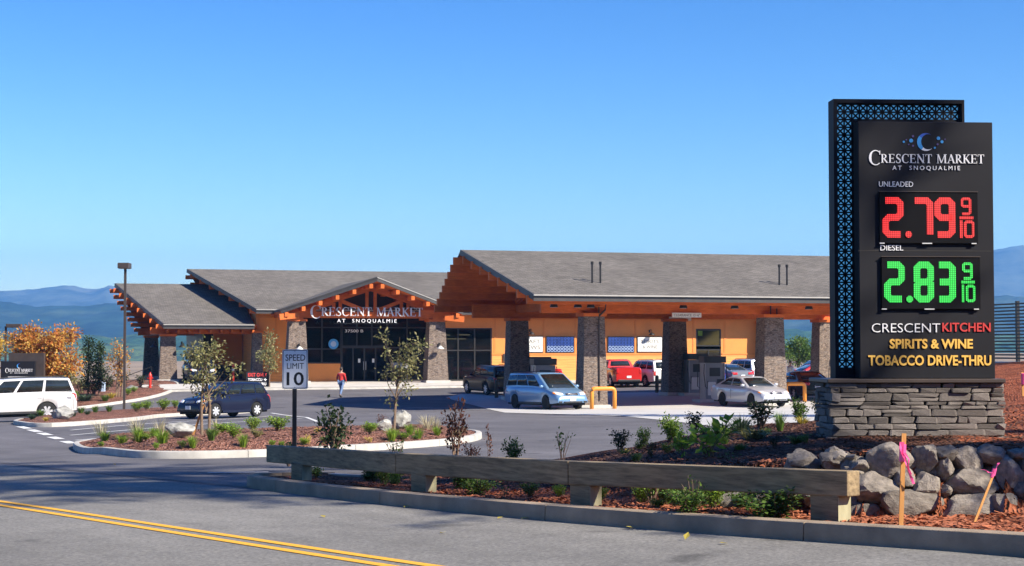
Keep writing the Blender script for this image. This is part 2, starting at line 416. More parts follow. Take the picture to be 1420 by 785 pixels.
# ================================================================== GROUND
def grid_sheet(name, xs, ys, zf, mat, kind='structure'):
    X, Y = np.meshgrid(np.array(xs,float), np.array(ys,float)); Z = zf(X, Y)
    nx, ny = len(xs), len(ys)
    v = np.stack([X,Y,Z],-1).reshape(-1,3)
    f = [(j*nx+i, j*nx+i+1, (j+1)*nx+i+1, (j+1)*nx+i) for j in range(ny-1) for i in range(nx-1)]
    me = bpy.data.meshes.new(name); me.from_pydata(v.tolist(), [], f); me.materials.append(M[mat])
    me.polygons.foreach_set('use_smooth', [True]*len(f)); me.update()
    return tag(link(name, me), kind=kind)
def sm(a, b, x): t = np.clip((x-a)/(b-a),0,1); return t*t*(3-2*t)
def ground_z(X, Y):
    z = Gn(X, Y) - .06
    far = sm(135, 260, Y); z = z*(1-far) + (-4.4)*far
    side = sm(70, 140, np.abs(X)); z = z*(1-side) + np.where(X<0,-4.6,-1.5)*side
    z = z - 75*sm(620, 1300, Y)
    return z
pm('field', (.25,.185,.125), .95, var=.35, vs=.06, kind='Position')
gx = [-4000,-2000,-1000,-500,-250,-140,-100]+list(np.arange(-80,81,4))+[100,140,250,500,1000,2000,4000]
gy = [-120,-60,-30]+list(np.arange(-16,160,4))+[180,220,260,330,420,520,620,760,900,1100,1300,2000]
grid_sheet('ground', gx, gy, ground_z, 'field')
grid_sheet('parking_lot', np.arange(-62,63,1.0), np.arange(-22,131,1.0), Gn, 'lot_asphalt')
# road: a straight strip whose far edge is the kerb line
KA = Vector((2.99,12.8)); KD = Vector((-2.89-2.99, 21.5-12.8)).normalized(); KN = Vector((-KD.y, KD.x)) ; KN = KN if KN.y < 0 else -KN
def kl(t, s=0):                                        # the kerb line bows slightly towards the road
    c = max(-2.5,min(13.5,t)); b = .31*(1-((c-5.2)/5.2)**2)
    q = KA + KD*t + KN*(s+b); return q.x, q.y
T_, S_ = np.meshgrid(np.arange(-30,91,1.0), np.arange(-.02,22,1.0))
rx = KA.x + KD.x*T_ + KN.x*S_; ry = KA.y + KD.y*T_ + KN.y*S_; rz = Gn(rx, ry) + .012
nx_ = T_.shape[1]
me = bpy.data.meshes.new('road'); me.from_pydata(np.stack([rx,ry,rz],-1).reshape(-1,3).tolist(), [], [(j*nx_+i,(j+1)*nx_+i,(j+1)*nx_+i+1,j*nx_+i+1) for j in range(T_.shape[0]-1) for i in range(nx_-1)])
me.materials.append(M['road_asphalt']); me.polygons.foreach_set('use_smooth',[True]*len(me.polygons)); tag(link('road', me), kind='structure')

def inpoly(x, y, poly):
    ins = False; n = len(poly)
    for i in range(n):
        x1,y1 = poly[i][:2]; x2,y2 = poly[(i+1)%n][:2]
        if (y1>y) != (y2>y) and x < (x2-x1)*(y-y1)/(y2-y1)+x1: ins = not ins
    return ins
def edged(x, y, poly):
    d = 1e9; P = Vector((x,y))
    for i in range(len(poly)):
        a = Vector(poly[i][:2]); b = Vector(poly[(i+1)%len(poly)][:2]); ab = b-a
        t = max(0,min(1,(P-a).dot(ab)/max(ab.length_squared,1e-9))); d = min(d,(a+ab*t-P).length)
    return d
def sheet(name, poly, zf, mat, L=1.5, kind='structure', it=7, parent=None):
    bm = bmesh.new(); bm.faces.new([bm.verts.new((p[0],p[1],0)) for p in poly]); bmesh.ops.triangulate(bm, faces=bm.faces[:])
    for _ in range(it):
        es = [e for e in bm.edges if e.calc_length() > L]
        if not es: break
        bmesh.ops.subdivide_edges(bm, edges=es, cuts=1); bmesh.ops.triangulate(bm, faces=[f for f in bm.faces if len(f.verts)>3])
    for v in bm.verts: v.co.z = zf(v.co.x, v.co.y)
    bmesh.ops.recalc_face_normals(bm, faces=bm.faces[:])
    if sum(f.normal.z for f in bm.faces) < 0: bmesh.ops.reverse_faces(bm, faces=bm.faces[:])
    me = bpy.data.meshes.new(name); bm.to_mesh(me); bm.free(); me.materials.append(M[mat])
    me.polygons.foreach_set('use_smooth',[True]*len(me.polygons))
    o = link(name, me, parent)
    return tag(o, kind=kind) if not parent else o
def strip(name, pts, w, mat, off=.02, zf=G):            # painted line on the ground
    P = []
    for a,b in zip(pts[:-1], pts[1:]):
        a = Vector(a[:2]); b = Vector(b[:2]); k = max(1,int((b-a).length/1.0))
        P += [a+(b-a)*i/k for i in range(k)]
    P.append(Vector(pts[-1][:2])); m = MB(); vs = []
    for i,p in enumerate(P):
        d = (P[min(i+1,len(P)-1)]-P[max(i-1,0)]).normalized(); n = Vector((-d.y,d.x))*w/2
        for q in (p+n, p-n): vs.append((q.x,q.y,zf(q.x,q.y)+off))
    m.add(vs, [(2*i,2*i+1,2*i+3,2*i+2) for i in range(len(P)-1)])
    return tag(m.build(name, mat), kind='structure')
def resample(pts, L, closed=False):
    P = [Vector(p[:2]) for p in pts]
    if closed: P.append(P[0])
    out = []
    for a,b in zip(P[:-1],P[1:]):
        k = max(1,round((b-a).length/L)); out += [a+(b-a)*i/k for i in range(k)]
    if not closed: out.append(P[-1])
    return out
def smooth_poly(pts, it=2):                             # rounds the corners of a closed outline
    P = [Vector(p[:2]) for p in pts]
    for _ in range(it):
        Q = []
        for i in range(len(P)):
            a,b = P[i],P[(i+1)%len(P)]; Q += [a*.75+b*.25, a*.25+b*.75]
        P = Q
    return P
def kerb_run(name, pts, inward, mat='kerb_concrete', h=.15, w=.16, sect=3.0, gap=.012, closed=False, zf=G, min_px=True):
    """kerb of separate cast sections, children of one piece of the setting; inward=+1 puts the width on the left of the path"""
    root = empty(name, (0,0,0), kind='structure')
    P = resample(pts, .5, closed)
    if closed: P.append(P[0])
    D = [0]
    for a,b in zip(P[:-1],P[1:]): D.append(D[-1]+(b-a).length)
    nsec = max(1, round(D[-1]/sect)); out = []
    def at(d):
        d = max(0,min(D[-1],d))
        for i in range(len(P)-1):
            if D[i+1] >= d - 1e-9:
                t = (d-D[i])/max(1e-9,D[i+1]-D[i]); return P[i]+(P[i+1]-P[i])*t
        return P[-1]
    for k in range(nsec):
        a, b = D[-1]*k/nsec+gap/2, D[-1]*(k+1)/nsec-gap/2
        m = MB(); n = max(2,int((b-a)/.45)); vs = []; fs = []
        for i in range(n+1):
            d = a+(b-a)*i/n; p = at(d); q = (at(d+.1)-at(d-.1)).normalized(); nn = Vector((-q.y,q.x))*inward
            g = zf(p.x,p.y)
            for (o,z) in ((.0,-.12),(.012,h-.03),(.022,h-.008),(.045,h),(w,h),(w,-.12)):
                r = p+nn*o; vs.append((r.x,r.y,g+z))
        for i in range(n):
            for j in range(5): fs.append((i*6+j,i*6+j+1,(i+1)*6+j+1,(i+1)*6+j))
        fs += [tuple(range(6)), tuple(range(n*6,n*6+6))]
        m.add(vs, fs); m.build('kerb_section', mat, root, sharp=40)
    return root
# ---- near kerb: straight along the road, rounded nose at the left, then the lot side
tipc = kl(11.0, -.55)
nose = [kl(t) for t in (-26,-12,-6,-3,-1,0,1,2,3,4,5,6,7,8,9,10,11.0,11.9)]
for a in (20,50,80,110,140,165): 
    q = Vector(kl(12.0,-.72)) + KN*(.72*math.cos(R(a))) + KD*(1.0*math.sin(R(a))); nose.append((q.x,q.y))
far_edge = [kl(11.3,-1.55),(-1.7,24.4),(0,26.6),(4,30.5),(7.5,34),(9.5,39),(11.5,47),(13,58)]
kerb_run('roadside_kerb', nose, -1 if True else 1, 'kerb_old', h=.155, w=.17, sect=3.3, zf=lambda x,y: G(x,y)+.012)
kerb_run('lot_kerb', [nose[-1]]+far_edge, -1, sect=3.0)
class TPS:
    def __init__(s, pts, S=10., lam=.01):
        P = np.array(pts,float); n = len(P); A = P[:,:2]/S; L = np.zeros((n+3,n+3))
        L[:n,:n] = _U(((A[:,None]-A[None])**2).sum(-1))+np.eye(n)*lam; L[:n,n]=1; L[:n,n+1:]=A; L[n:,:n]=L[:n,n:].T
        s.w = np.linalg.solve(L, np.r_[P[:,2],0,0,0]); s.A = A; s.n = n; s.S = S
    def __call__(s, x, y):
        x = x/s.S; y = y/s.S; r = _U((x-s.A[:,0])**2+(y-s.A[:,1])**2); return float(r@s.w[:s.n]+s.w[s.n]+s.w[s.n+1]*x+s.w[s.n+2]*y)
WALL = [(-3.4,23.3),(-1.2,20.6),(.6,18.0),(1.7,16.3),(2.25,15.2),(3.1,14.35),(4.4,14.15),(6.5,14.5),(12,15.8),(20,18)]
_bp = [tuple(atY(*c)) for c in [(1110,641,16.4),(1250,620,14.9),(1400,624,14.9),(1150,602,20),(1390,605,20),(1140,582,25),(950,606,24.5),(840,634,24.5),(760,645,24.6),(1000,596,25.5),(1405,560,30),(1402,532,40),(1402,503,52)]]
_bp += [(20,20,-.3),(30,40,-.1),(14,11,-.75),(25,0,-.5),(45,20,.1),(45,55,-.2),(-1.5,22.5,-1.78)] + [(x,y,G(x,y)+.12) for x,y in far_edge[1:5]]
berm_T = TPS(_bp)
def wall_q(x, y):                                       # signed distance behind the foot of the rock wall
    P = Vector((x,y)); best = 1e9; sg = 1
    for a,b in zip(WALL[:-1],WALL[1:]):
        a = Vector(a); b = Vector(b); ab = b-a; t = max(0,min(1,(P-a).dot(ab)/ab.length_squared)); d = P-(a+ab*t)
        if d.length < best: best = d.length; sg = 1 if ab.x*d.y-ab.y*d.x > 0 else -1
    return best*sg
def bed_z(x, y):
    lo = G(x,y)+.135 + .05*mnoise.noise(Vector((x*1.3,y*1.3,0)))
    q = wall_q(x,y)
    if q <= 0.08: return lo
    wd = .3 if x > 1.6 else .3+1.4*min(1,(1.6-x)/1.5)
    t = float(sm(.08,.08+wd,q)); 
    return lo*(1-t) + max(lo-.02 if x<3 else -9, berm_T(x,y)+.04*mnoise.noise(Vector((x,y,3))))*t
kb = [kl(t,-.15) for t in (-26,-12,-6,-3,-1,0,1,2,3,4,5,6,7,8,9,10,11.0,11.9)]
tip_in = []
for a in (20,50,80,110,140,165):
    q = Vector(kl(12.0,-.72)) + KN*(.56*math.cos(R(a))) + KD*(.83*math.sin(R(a))); tip_in.append((q.x,q.y))
bed_poly = kb + tip_in + [(x+.1,y-.12) for x,y in far_edge] + [(20,61.5),(62,62),(62,-25)]
# the bed is a lattice clipped to its outline, finer towards the viewer
pb = sheet('planting_bed', bed_poly, lambda x,y: bed_z(x,y), 'red_mulch', L=.45, it=9)
pb.data.materials.append(M['dark_mulch'])               # older bark on the bank above the wall, its shade darkened into the colour
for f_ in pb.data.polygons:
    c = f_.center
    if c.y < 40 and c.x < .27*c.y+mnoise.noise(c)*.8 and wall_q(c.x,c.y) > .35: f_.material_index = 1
# sealed joint where the newer lot asphalt meets the old road, 
rc = random.Random(9)
def wander(a, b, n, amp): return [(lerp2(a,b,i/n)+Vector((rc.gauss(0,amp),rc.gauss(0,amp)))) for i in range(n+1)]
def lerp2(a, b, t): return Vector(a)*(1-t)+Vector(b)*t
strip('sealed_joint', wander(kl(12.2,.0), kl(48,.0), 60, .012), .05, 'tar', .020)
# ---- painted lines
y1a, y1b = gp(0,697), gp(568,783); y2a, y2b = gp(0,702.5), gp(508,783)
for a,b in ((y1a,y1b),(y2a,y2b)):
    d = (b-a).normalized(); strip('centre_line', [a-d*14, a, b, b+d*10], .105, 'yellow_paint', .018)
strip('edge_line', [gp(288,657), gp(372,656)], .12, 'worn_white')
for a,b in (((98,597),(376,577)),((98,604),(420,580.5)),((104,611),(330,594)),((108,616),(215,608)),((376,573),(425,579)),((425,579),(440,585))):
    strip('stall_line', [gp(*a), gp(*b)], .15, 'white_paint', .012)
for (x,y) in ((33,593),(48,597.5),(62,602),(77,607.5),(95,613.5)):
    a = gp(x-6,y-1.2); b = gp(x+6,y+1.8); strip('stop_bar_dash', [a,b], .30, 'white_paint', .012)
for a,b in (((560,566),(600,565)),((640,545),(700,545)),((655,549.5),(668,555))):
    strip('bay_line', [gp(*a), gp(*b)], .11, 'worn_white', .012)
# ---- raised islands
def island(name, px, mound=.16, mat='brown_mulch', it=2, chips=0):
    pts = smooth_poly([gp(*p) for p in px], it)
    area = sum(a.x*b.y-b.x*a.y for a,b in zip(pts, pts[1:]+pts[:1]))
    if area < 0: pts = pts[::-1]
    kerb_run(name+'_kerb', pts, 1, closed=True, sect=3.0)
    cx = sum(p.x for p in pts)/len(pts); cy = sum(p.y for p in pts)/len(pts)
    inner = []
    n = len(pts)
    for i,p in enumerate(pts):
        d = (pts[(i+1)%n]-pts[i-1]).normalized(); inner.append(p+Vector((-d.y,d.x))*.15)
    sheet(name+'_bed', inner, lambda x,y: G(x,y)+.12+mound*min(1,edged(x,y,inner)/1.0)+.03*mnoise.noise(Vector((x*1.5,y*1.5,1))), mat, L=.7, it=6)
    ISL[name] = (inner, mound); return inner
ISL = {}
def isl_z(name, x, y):
    inner, mound = ISL[name]
    return G(x,y)+.12+mound*min(1,edged(x,y,inner)/1.0)+.03*mnoise.noise(Vector((x*1.5,y*1.5,1))) if inpoly(x,y,inner) else G(x,y)
island('near_island', [(98,621),(112,629),(160,634.5),(240,637),(370,634),(480,627),(570,622),(640,616),(672,609),(664,602.5),(600,602),(520,603),(430,606),(330,608.5),(220,611),(140,615),(108,618)], .2)
island('lamp_island', [(14,588),(30,591.5),(60,593),(110,590.5),(160,586.5),(210,580),(240,577.5),(300,575),(355,572.5),(372,568),(362,565.5),(300,569),(240,570.5),(160,574.5),(80,580),(30,583.5)], .14)
island('corner_bed', [(-140,586),(-60,582),(0,577),(60,572),(115,567),(160,561),(200,555),(230,548),(246,540),(250,534),(240,530.5),(200,530),(120,532),(0,536),(-140,545)], .12)
# ---- plaza in front of the doors, walk along the store, slab under the fuel canopy
def flat_poly(name, pts, mat, off, z=None, L=2.0):
    return sheet(name, [(p[0],p[1]) for p in pts], (lambda x,y: G(x,y)+off) if z is None else (lambda x,y: z), mat, L=L)
slab_px = [(618,551.5),(660,563),(700,572.5),(860,577),(930,584),(1000,593),(1180,603),(1330,585),(1330,545),(1160,538),(900,544.5),(760,545.5),(640,546.5)]
slab = [gp(*p) for p in slab_px]
flat_poly('fuel_court_slab', slab, 'slab_concrete', .014, L=1.4)
FLOOR = -2.27
plaza = [bw(*q).xy for q in [(-19.5,30.6),(-12,29.8),(-5,29.6),(1.2,30.2),(2.6,31.4),(3.2,33.0),(3.4,38.2),(-12.5,38.2),(-12.5,34.5),(-19.5,33.5)]]
def plaza_z(x, y):
    p = -s_*(x-BO.x)+c_*(y-BO.y); t = float(sm(29.5,36,p)); return (G(x,y)+.15)*(1-t)+FLOOR*t
sheet('entrance_plaza', plaza, plaza_z, 'concrete', L=1.0)
kerb_run('plaza_kerb', [plaza[i] for i in range(0,7)], 1, sect=3.0)
walk = [bw(*q).xy for q in [(3.3,36.0),(27.5,36.0),(27.5,38.3),(3.3,38.3)]]
sheet('store_walk', walk, lambda x,y: FLOOR+.005, 'concrete', L=2)
kerb_run('walk_kerb', [bw(3.4,35.95).xy, bw(27.5,35.95).xy], 1, h=.17, zf=lambda x,y: FLOOR-.165)
# ================================================================== FAR LAND
def forest(name, a, bc, cc, s1, s2):
    m, n, l, b = nt(name); v = coord(n, l, 'Position')
    c = ramp(n, l, noise_(n, l, v, s1, 8, .62), [(.30,a),(.48,bc),(.62,cc)])
    c = mixc(n, l, c, ramp(n, l, noise_(n, l, v, s2, 5, .75), [(.36,(.25,)*3),(.64,(1.7,)*3)]), 1, 'MULTIPLY')
    l.new(c, b.inputs['Base Color']); b.inputs['Roughness'].default_value = 1; b.inputs['Specular IOR Level'].default_value = .05
forest('near_forest', (.016,.045,.016), (.036,.078,.024), (.075,.11,.035), .006, .05)
forest('far_forest', (.008,.020,.016), (.016,.034,.022), (.05,.066,.034), .0022, .016)
forest('mountain_rock', (.05,.06,.05), (.07,.08,.06), (.11,.11,.09), .0009, .006)
def ridge(name, Y0, Y1, prof, base, mat, rough, nxs=160, rows=26):
    xs = np.linspace(-500, 1900, nxs); px = [p for p,_ in prof]; py = [q for _,q in prof]
    v = []; f = []
    for r in range(rows+6):
        t = r/rows
        for x in xs:
            Y = Y0+(Y1-Y0)*t; top = (HOR-np.interp(x,px,py))*Y1/F; X = (x-CX)/F*Y
            k = float(sm(0,1,np.array(min(t,1)))) if t <= 1 else max(0,1-(t-1)*2.2)
            z = base+(top-base)*k
            z += rough*min(1,k*1.2)*(mnoise.fractal(Vector((X/(rough*9),Y/(rough*9),1.7)),.9,2.1,6))*.75
            v.append((X,Y,z))
    for j in range(rows+5):
        for i in range(nxs-1): f.append((j*nxs+i,j*nxs+i+1,(j+1)*nxs+i+1,(j+1)*nxs+i))
    me = bpy.data.meshes.new(name); me.from_pydata(v,[],f); me.materials.append(M[mat]); me.polygons.foreach_set('use_smooth',[True]*len(f)); me.update()
    return tag(link(name, me), kind='structure')
ridge('wooded_slope', 1250, 2200, [(-500,462),(0,464),(150,463),(300,461),(700,460),(1000,466),(1420,470),(1900,470)], -80, 'near_forest', 16, 200, 30)
ridge('wooded_hill', 2400, 3800, [(-500,415),(0,421),(60,424),(120,428),(190,432),(300,434),(700,430),(1000,424),(1200,420),(1900,415)], -60, 'far_forest', 42, 220, 34)
ridge('mountain_range', 4800, 6600, [(-500,402),(-100,404),(0,406),(40,405),(75,401),(95,398.5),(112,400.5),(130,399),(150,392),(172,398),(230,404),(400,402),(800,405),(1050,402),(1180,378),(1300,352),(1380,346),(1400,343.5),(1430,343),(1600,338),(1900,330)], -60, 'mountain_rock', 50, 300, 40)
# unseen wooded rise behind the viewer, added to darken reflections and low sky
def wood_behind():
    v = []; f = []; na = 90; r = random.Random(4)
    for k in range(9):
        for i in range(na+1):
            a = math.pi*(.97+1.10*i/na); rad = 62+k*9
            x = math.cos(a)*rad*1.5; y = math.sin(a)*rad+8
            h = -1.5+24*math.sin(min(1,k/4.5)*math.pi/2)*(1 if k<7 else .4)
            v.append((x,y,h+(2.6*mnoise.noise(Vector((x*.09,y*.09,k)))+2.2*mnoise.noise(Vector((x*.35,y*.35,2))))*min(1,k/2)))
    for k in range(8):
        for i in range(na): f.append((k*(na+1)+i,k*(na+1)+i+1,(k+1)*(na+1)+i+1,(k+1)*(na+1)+i))
    me = bpy.data.meshes.new('unseen_rise'); me.from_pydata(v,[],f); me.materials.append(M['near_forest']); me.update(); tag(link('unseen_rise',me),kind='structure')
wood_behind()
# haze: even thin air round everything
hz = MB().box(-9000,9000,-400,8300,-170,470).build('haze', 'well'); hz.data.materials.clear()
hm = bpy.data.materials.new('haze_air'); hm.use_nodes = True; hm.node_tree.nodes.clear()
ho = hm.node_tree.nodes.new('ShaderNodeOutputMaterial'); hv = hm.node_tree.nodes.new('ShaderNodeVolumePrincipled')
hv.inputs['Color'].default_value = (.19,.50,1,1); hv.inputs['Density'].default_value = 1.5e-4; hv.inputs['Anisotropy'].default_value = .1
hm.node_tree.links.new(hv.outputs[0], ho.inputs['Volume']); hz.data.materials.append(hm); tag(hz, kind='stuff')
# ================================================================== TEXT
def text_mesh(s, w, h, mat, depth=.02, bold=0.0, space=1.0):
    """sans lettering, filling a w x h field centred on the origin, facing -y"""
    cu = bpy.data.curves.new('t','FONT'); cu.body = s; cu.resolution_u = 3; cu.offset = bold; cu.space_character = space if '  ' not in s else 1.45
    o = bpy.data.objects.new('t', cu); COL.objects.link(o)
    me = bpy.data.meshes.new_from_object(o.evaluated_get(bpy.context.evaluated_depsgraph_get()))
    bpy.data.objects.remove(o); bpy.data.curves.remove(cu)
    v = np.zeros(len(me.vertices)*3); me.vertices.foreach_get('co', v); v = v.reshape(-1,3)
    lo = v.min(0); hi = v.max(0)
    x = (v[:,0]-(lo[0]+hi[0])/2)*w/(hi[0]-lo[0]); z = (v[:,1]-(lo[1]+hi[1])/2)*h/(hi[1]-lo[1])
    m = MB(); fs = [tuple(p.vertices) for p in me.polygons]
    n = len(v); m.add([(a,-depth,b) for a,b in zip(x,z)], fs)
    ec = {}
    for f in fs:
        for a,b in zip(f,f[1:]+f[:1]): ec[(a,b)] = ec.get((a,b),0)+1
    be = [e for e in ec if (e[1],e[0]) not in ec]
    m.add([(a,0,b) for a,b in zip(x,z)], [])
    m.f += [(a,b,b+n,a+n) for a,b in be]; m.m += [0]*len(be)
    bpy.data.meshes.remove(me)
    return m.mesh('lettering', mat)
def text(name, s, x0, x1, z0, z1, mat, parent, y, depth=.02, bold=0.0):
    return link(name, text_mesh(s, x1-x0, z1-z0, mat, depth, bold), parent, ((x0+x1)/2, y, (z0+z1)/2))
TK, TN, SE = .15, .055, .045
def _ln(a,b,t): 
    a = Vector(a); b = Vector(b); d = (b-a); n = Vector((-d.y,d.x)).normalized()*t/2
    return [tuple(a+n),tuple(b+n),tuple(b-n),tuple(a-n)]
def _hb(x0,x1,z,t=SE): return [(x0,z-t/2),(x1,z-t/2),(x1,z+t/2),(x0,z+t/2)]
def _st(x,t=TK,z0=0,z1=1,foot=.09): return [[(x-t/2,z0),(x+t/2,z0),(x+t/2,z1),(x-t/2,z1)], _hb(x-t/2-foot,x+t/2+foot,z0+SE/2), _hb(x-t/2-foot,x+t/2+foot,z1-SE/2)]
def _arc(cx,cz,rx,rz,a0,a1,tmin,tmax,n=18,peak=None):
    out = []; pr = None
    for i in range(n+1):
        a = R(a0+(a1-a0)*i/n); k = abs(math.cos(a)) if peak is None else max(0,math.cos(a-R(peak)))
        t = tmin+(tmax-tmin)*k
        o = (cx+rx*math.cos(a), cz+rz*math.sin(a)); q = (cx+(rx-t)*math.cos(a), cz+(rz-min(t,tmin*1.3))*math.sin(a))
        if pr: out.append([pr[0],o,q,pr[1]])
        pr = (o,q)
    return out
def glyph(ch):
    if ch == 'C': return _arc(.46,.5,.46,.52,48,312,TN,.17,peak=180)+[[(.74,.70),(.79,.70),(.79,.98),(.75,.98)]], .84
    if ch == 'R': return _st(.17)+_arc(.30,.74,.34,.26,90,-90,TN,TK,12)+[_hb(.17,.32,.975,TN),_hb(.17,.34,.50,TN),_ln((.34,.5),(.72,.02),.14),_hb(.62,.86,SE/2)], .82
    if ch == 'E': return _st(.17)+[_hb(.17,.66,.975,.05),_hb(.17,.55,.51,.05),_hb(.17,.70,.025,.05),[(.63,.80),(.67,.80),(.67,1),(.63,1)],[(.53,.40),(.56,.40),(.56,.62),(.53,.62)],[(.68,0),(.72,0),(.72,.22),(.68,.22)]], .74
    if ch == 'S': return _arc(.34,.745,.26,.265,50,250,TN,.12,14,150)+_arc(.34,.25,.28,.265,75,-140,TN,.13,14,-20)+[_ln((.16,.63),(.50,.37),.15),[(.52,.76),(.56,.76),(.56,.98),(.52,.98)],[(.08,.02),(.12,.02),(.12,.26),(.08,.26)]], .66
    if ch == 'N': return _st(.16,.06)+_st(.80,.06)+[_ln((.15,.98),(.80,.02),.15)], .96
    if ch == 'T': return _st(.38,TK)[:2]+[_hb(.02,.74,.975,.05),[(.02,.76),(.06,.76),(.06,1),(.02,1)],[(.70,.76),(.74,.76),(.74,1),(.70,1)]], .76
    if ch == 'M': return _st(.13,.06)+_st(.98,TK)+[_ln((.16,1),(.54,.02),.13),_ln((.54,.02),(.94,1),.06)], 1.14
    if ch == 'A': return [_ln((.12,.02),(.45,.99),.06),_ln((.43,1),(.78,.02),.15),_hb(.22,.66,.34,.05),_hb(.0,.26,SE/2),_hb(.66,.94,SE/2)], .88
    if ch == 'K': return _st(.17)+[_ln((.20,.42),(.68,.98),.06),_ln((.34,.56),(.74,.02),.15),_hb(.56,.82,1-SE/2),_hb(.62,.90,SE/2)], .84
    return [], .42
def serif_mesh(x0, x1, z0, z1, bigz0, bigz1, mat, depth=.03, y=0):
    """CRESCENT MARKET in small capitals with a tall first letter, inside the given box"""
    items = []; pen = 0
    s = 'CRESCENT MARKET'; h = z1-z0; H = bigz1-bigz0; k = H/h
    for i,chx in enumerate(s):
        g, w = glyph(chx); q = k if i == 0 else 1
        items.append((g, pen, q, i == 0)); pen += (w*.95*q if i==0 else w)+.07
    fx = (x1-x0)/(pen-.07); out = []
    for g, p0, q, first in items:
        if not g: continue
        m = MB()
        for poly in g:
            m.prism([(x0+(p0+x*q)*fx, (bigz0+z*H) if first else (z0+z*h)) for x,z in poly], y-depth, y)
        out.append(m.mesh('letter', mat))
    return out
def serif(parent, *a, **k):
    for me in serif_mesh(*a, **k): link('letter', me, parent)
# ================================================================== BUILDINGS
EAVEZ, RIDGEZ = 0,0
def roof(parent, u0, u1, pf, pr, pb, ze, zr, prow0, prow1, th=.22, npur=7, pin=.25, purlin=(.16,.26), soff=True, name='roof', gut=True):
    rf = MB()
    pts = lambda u_e0,u_r0,u_e1,u_r1,dz: [(u_e0,pf,ze+dz),(u_e1,pf,ze+dz),(u_r1,pr,zr+dz),(u_r0,pr,zr+dz)]
    lift = .0
    for sgn,(pe) in ((1,pf),(-1,pb)):
        top = [(u0,pe,ze),(u1,pe,ze),(u1+prow1,pr,zr),(u0-prow0,pr,zr)]
        bot = [(x,y,z-th*.45) for x,y,z in top]
        rf.hexa(bot+top) if sgn==1 else rf.hexa([bot[1],bot[0],bot[3],bot[2],top[1],top[0],top[3],top[2]])
    ro = rf.build(name, 'shingles', parent)
    so = MB(); fa = MB()
    for sgn,pe in ((1,pf),(-1,pb)):
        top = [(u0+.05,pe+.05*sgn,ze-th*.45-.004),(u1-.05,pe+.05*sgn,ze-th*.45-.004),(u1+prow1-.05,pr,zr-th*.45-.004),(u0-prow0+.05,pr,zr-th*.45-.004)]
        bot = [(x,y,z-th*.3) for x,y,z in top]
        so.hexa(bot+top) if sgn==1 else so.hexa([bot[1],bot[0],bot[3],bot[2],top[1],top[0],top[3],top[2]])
        fa.box(u0-.02,u1+.02,min(pe-.05*sgn,pe+.03*sgn),max(pe-.05*sgn,pe+.03*sgn),ze-th-.06,ze-.03)
        for ue,ur in ((u0,u0-prow0),(u1,u1+prow1)) if sgn==1 else ((u1,u1+prow1),):
            fa.beam((ue,pe,ze-th*.5),(ur,pr,zr-th*.5),.07,th*1.05)
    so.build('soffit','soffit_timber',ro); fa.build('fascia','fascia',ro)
    if gut:
        MB().box(u0-.03,u1+.03,pf-.15,pf-.055,ze-.075,ze-.015).build('gutter','gutter',ro)
    for sgn,pe in ((1,pf),(-1,pb)):
        for i in range(npur):
            t = (i+.5)/npur
            p = pe+(pr-pe)*t; z = ze+(zr-ze)*t-th*.78-purlin[1]/2
            ul = u0-prow0*t+(pin if sgn==1 else pin-.2); ur = u1+prow1*t-pin
            MB().box(ul,ur,p-purlin[0]/2,p+purlin[0]/2,z-purlin[1]/2,z+purlin[1]/2).build('purlin','stained_timber',ro)
    return ro
def stone_column(parent, u, p, z0, z1, wb, wt, cap=True, base=True, name='stone_column'):
    m = MB(); a, b = wb/2, wt/2
    m.hexa([(-a,-a,0),(a,-a,0),(a,a,0),(-a,a,0),(-b,-b,z1-z0),(b,-b,z1-z0),(b,b,z1-z0),(-b,b,z1-z0)])
    c = m.build(name, 'ledge_stone', parent, (u,p,z0))
    if cap: MB().box(-b-.09,b+.09,-b-.09,b+.09,z1-z0,z1-z0+.16).build('cap','stained_timber',c)
    if base: MB().box(-a-.10,a+.10,-a-.10,a+.10,-.25,.18).build('plinth','concrete',c)
    return c
def gooseneck(parent, u, p, z, name='wall_lamp', shade='black_metal'):
    m = MB(); m.tube([(0,0,.35),(0,-.25,.48),(0,-.42,.42),(0,-.45,.25)],.02,6); m.box(-.06,.06,-.03,.0,.25,.45)
    o = m.build(name,'black_metal',parent,(u,p,z))
    s = MB(); s.lathe([(.05,.12),(.09,.08),(.24,-.06),(.25,-.09)],14,'z',(0,-.45,.15)); s.build('shade',shade,o,smooth=True)
    return o
BROT = TH
# ---------------------------------------------------------------- fuel canopy
fc = empty('fuel_canopy', (BO.x,BO.y,0), BROT, 'long shingled fuel canopy on tapered stone columns, timber beams under its grey roof', 'canopy')
GZ = [G(*bw(u,p).xy) for u,p in ((0,0),(9.5,0),(19,0),(0,13),(9.5,13),(19,13))]
BEAMZ = 1.74
for k,(u,p) in enumerate(((0,0),(9.5,0),(19,0),(0,13),(9.5,13),(19,13))):
    stone_column(fc, u, p, GZ[k], BEAMZ-.16, 1.28, 1.02)
    MB().tube([(u+.2,p-.66 if p==0 else p-.7,GZ[k]+.4),(u+.2,p-.56,BEAMZ+.4)],.035,6).build('downpipe','bronze_metal',fc) if k in (0,) else None
roof(fc, -3.84, 20.2, -3.0, 6.5, 16.0, 2.55, 5.14, 1.1, .2, th=.26, npur=8, pin=-.1, purlin=(.2,.40))
for p in (0,13):
    MB().box(-2.6,19.9,p-.16,p+.16,BEAMZ,BEAMZ+.74).build('main_beam','stained_timber',fc)
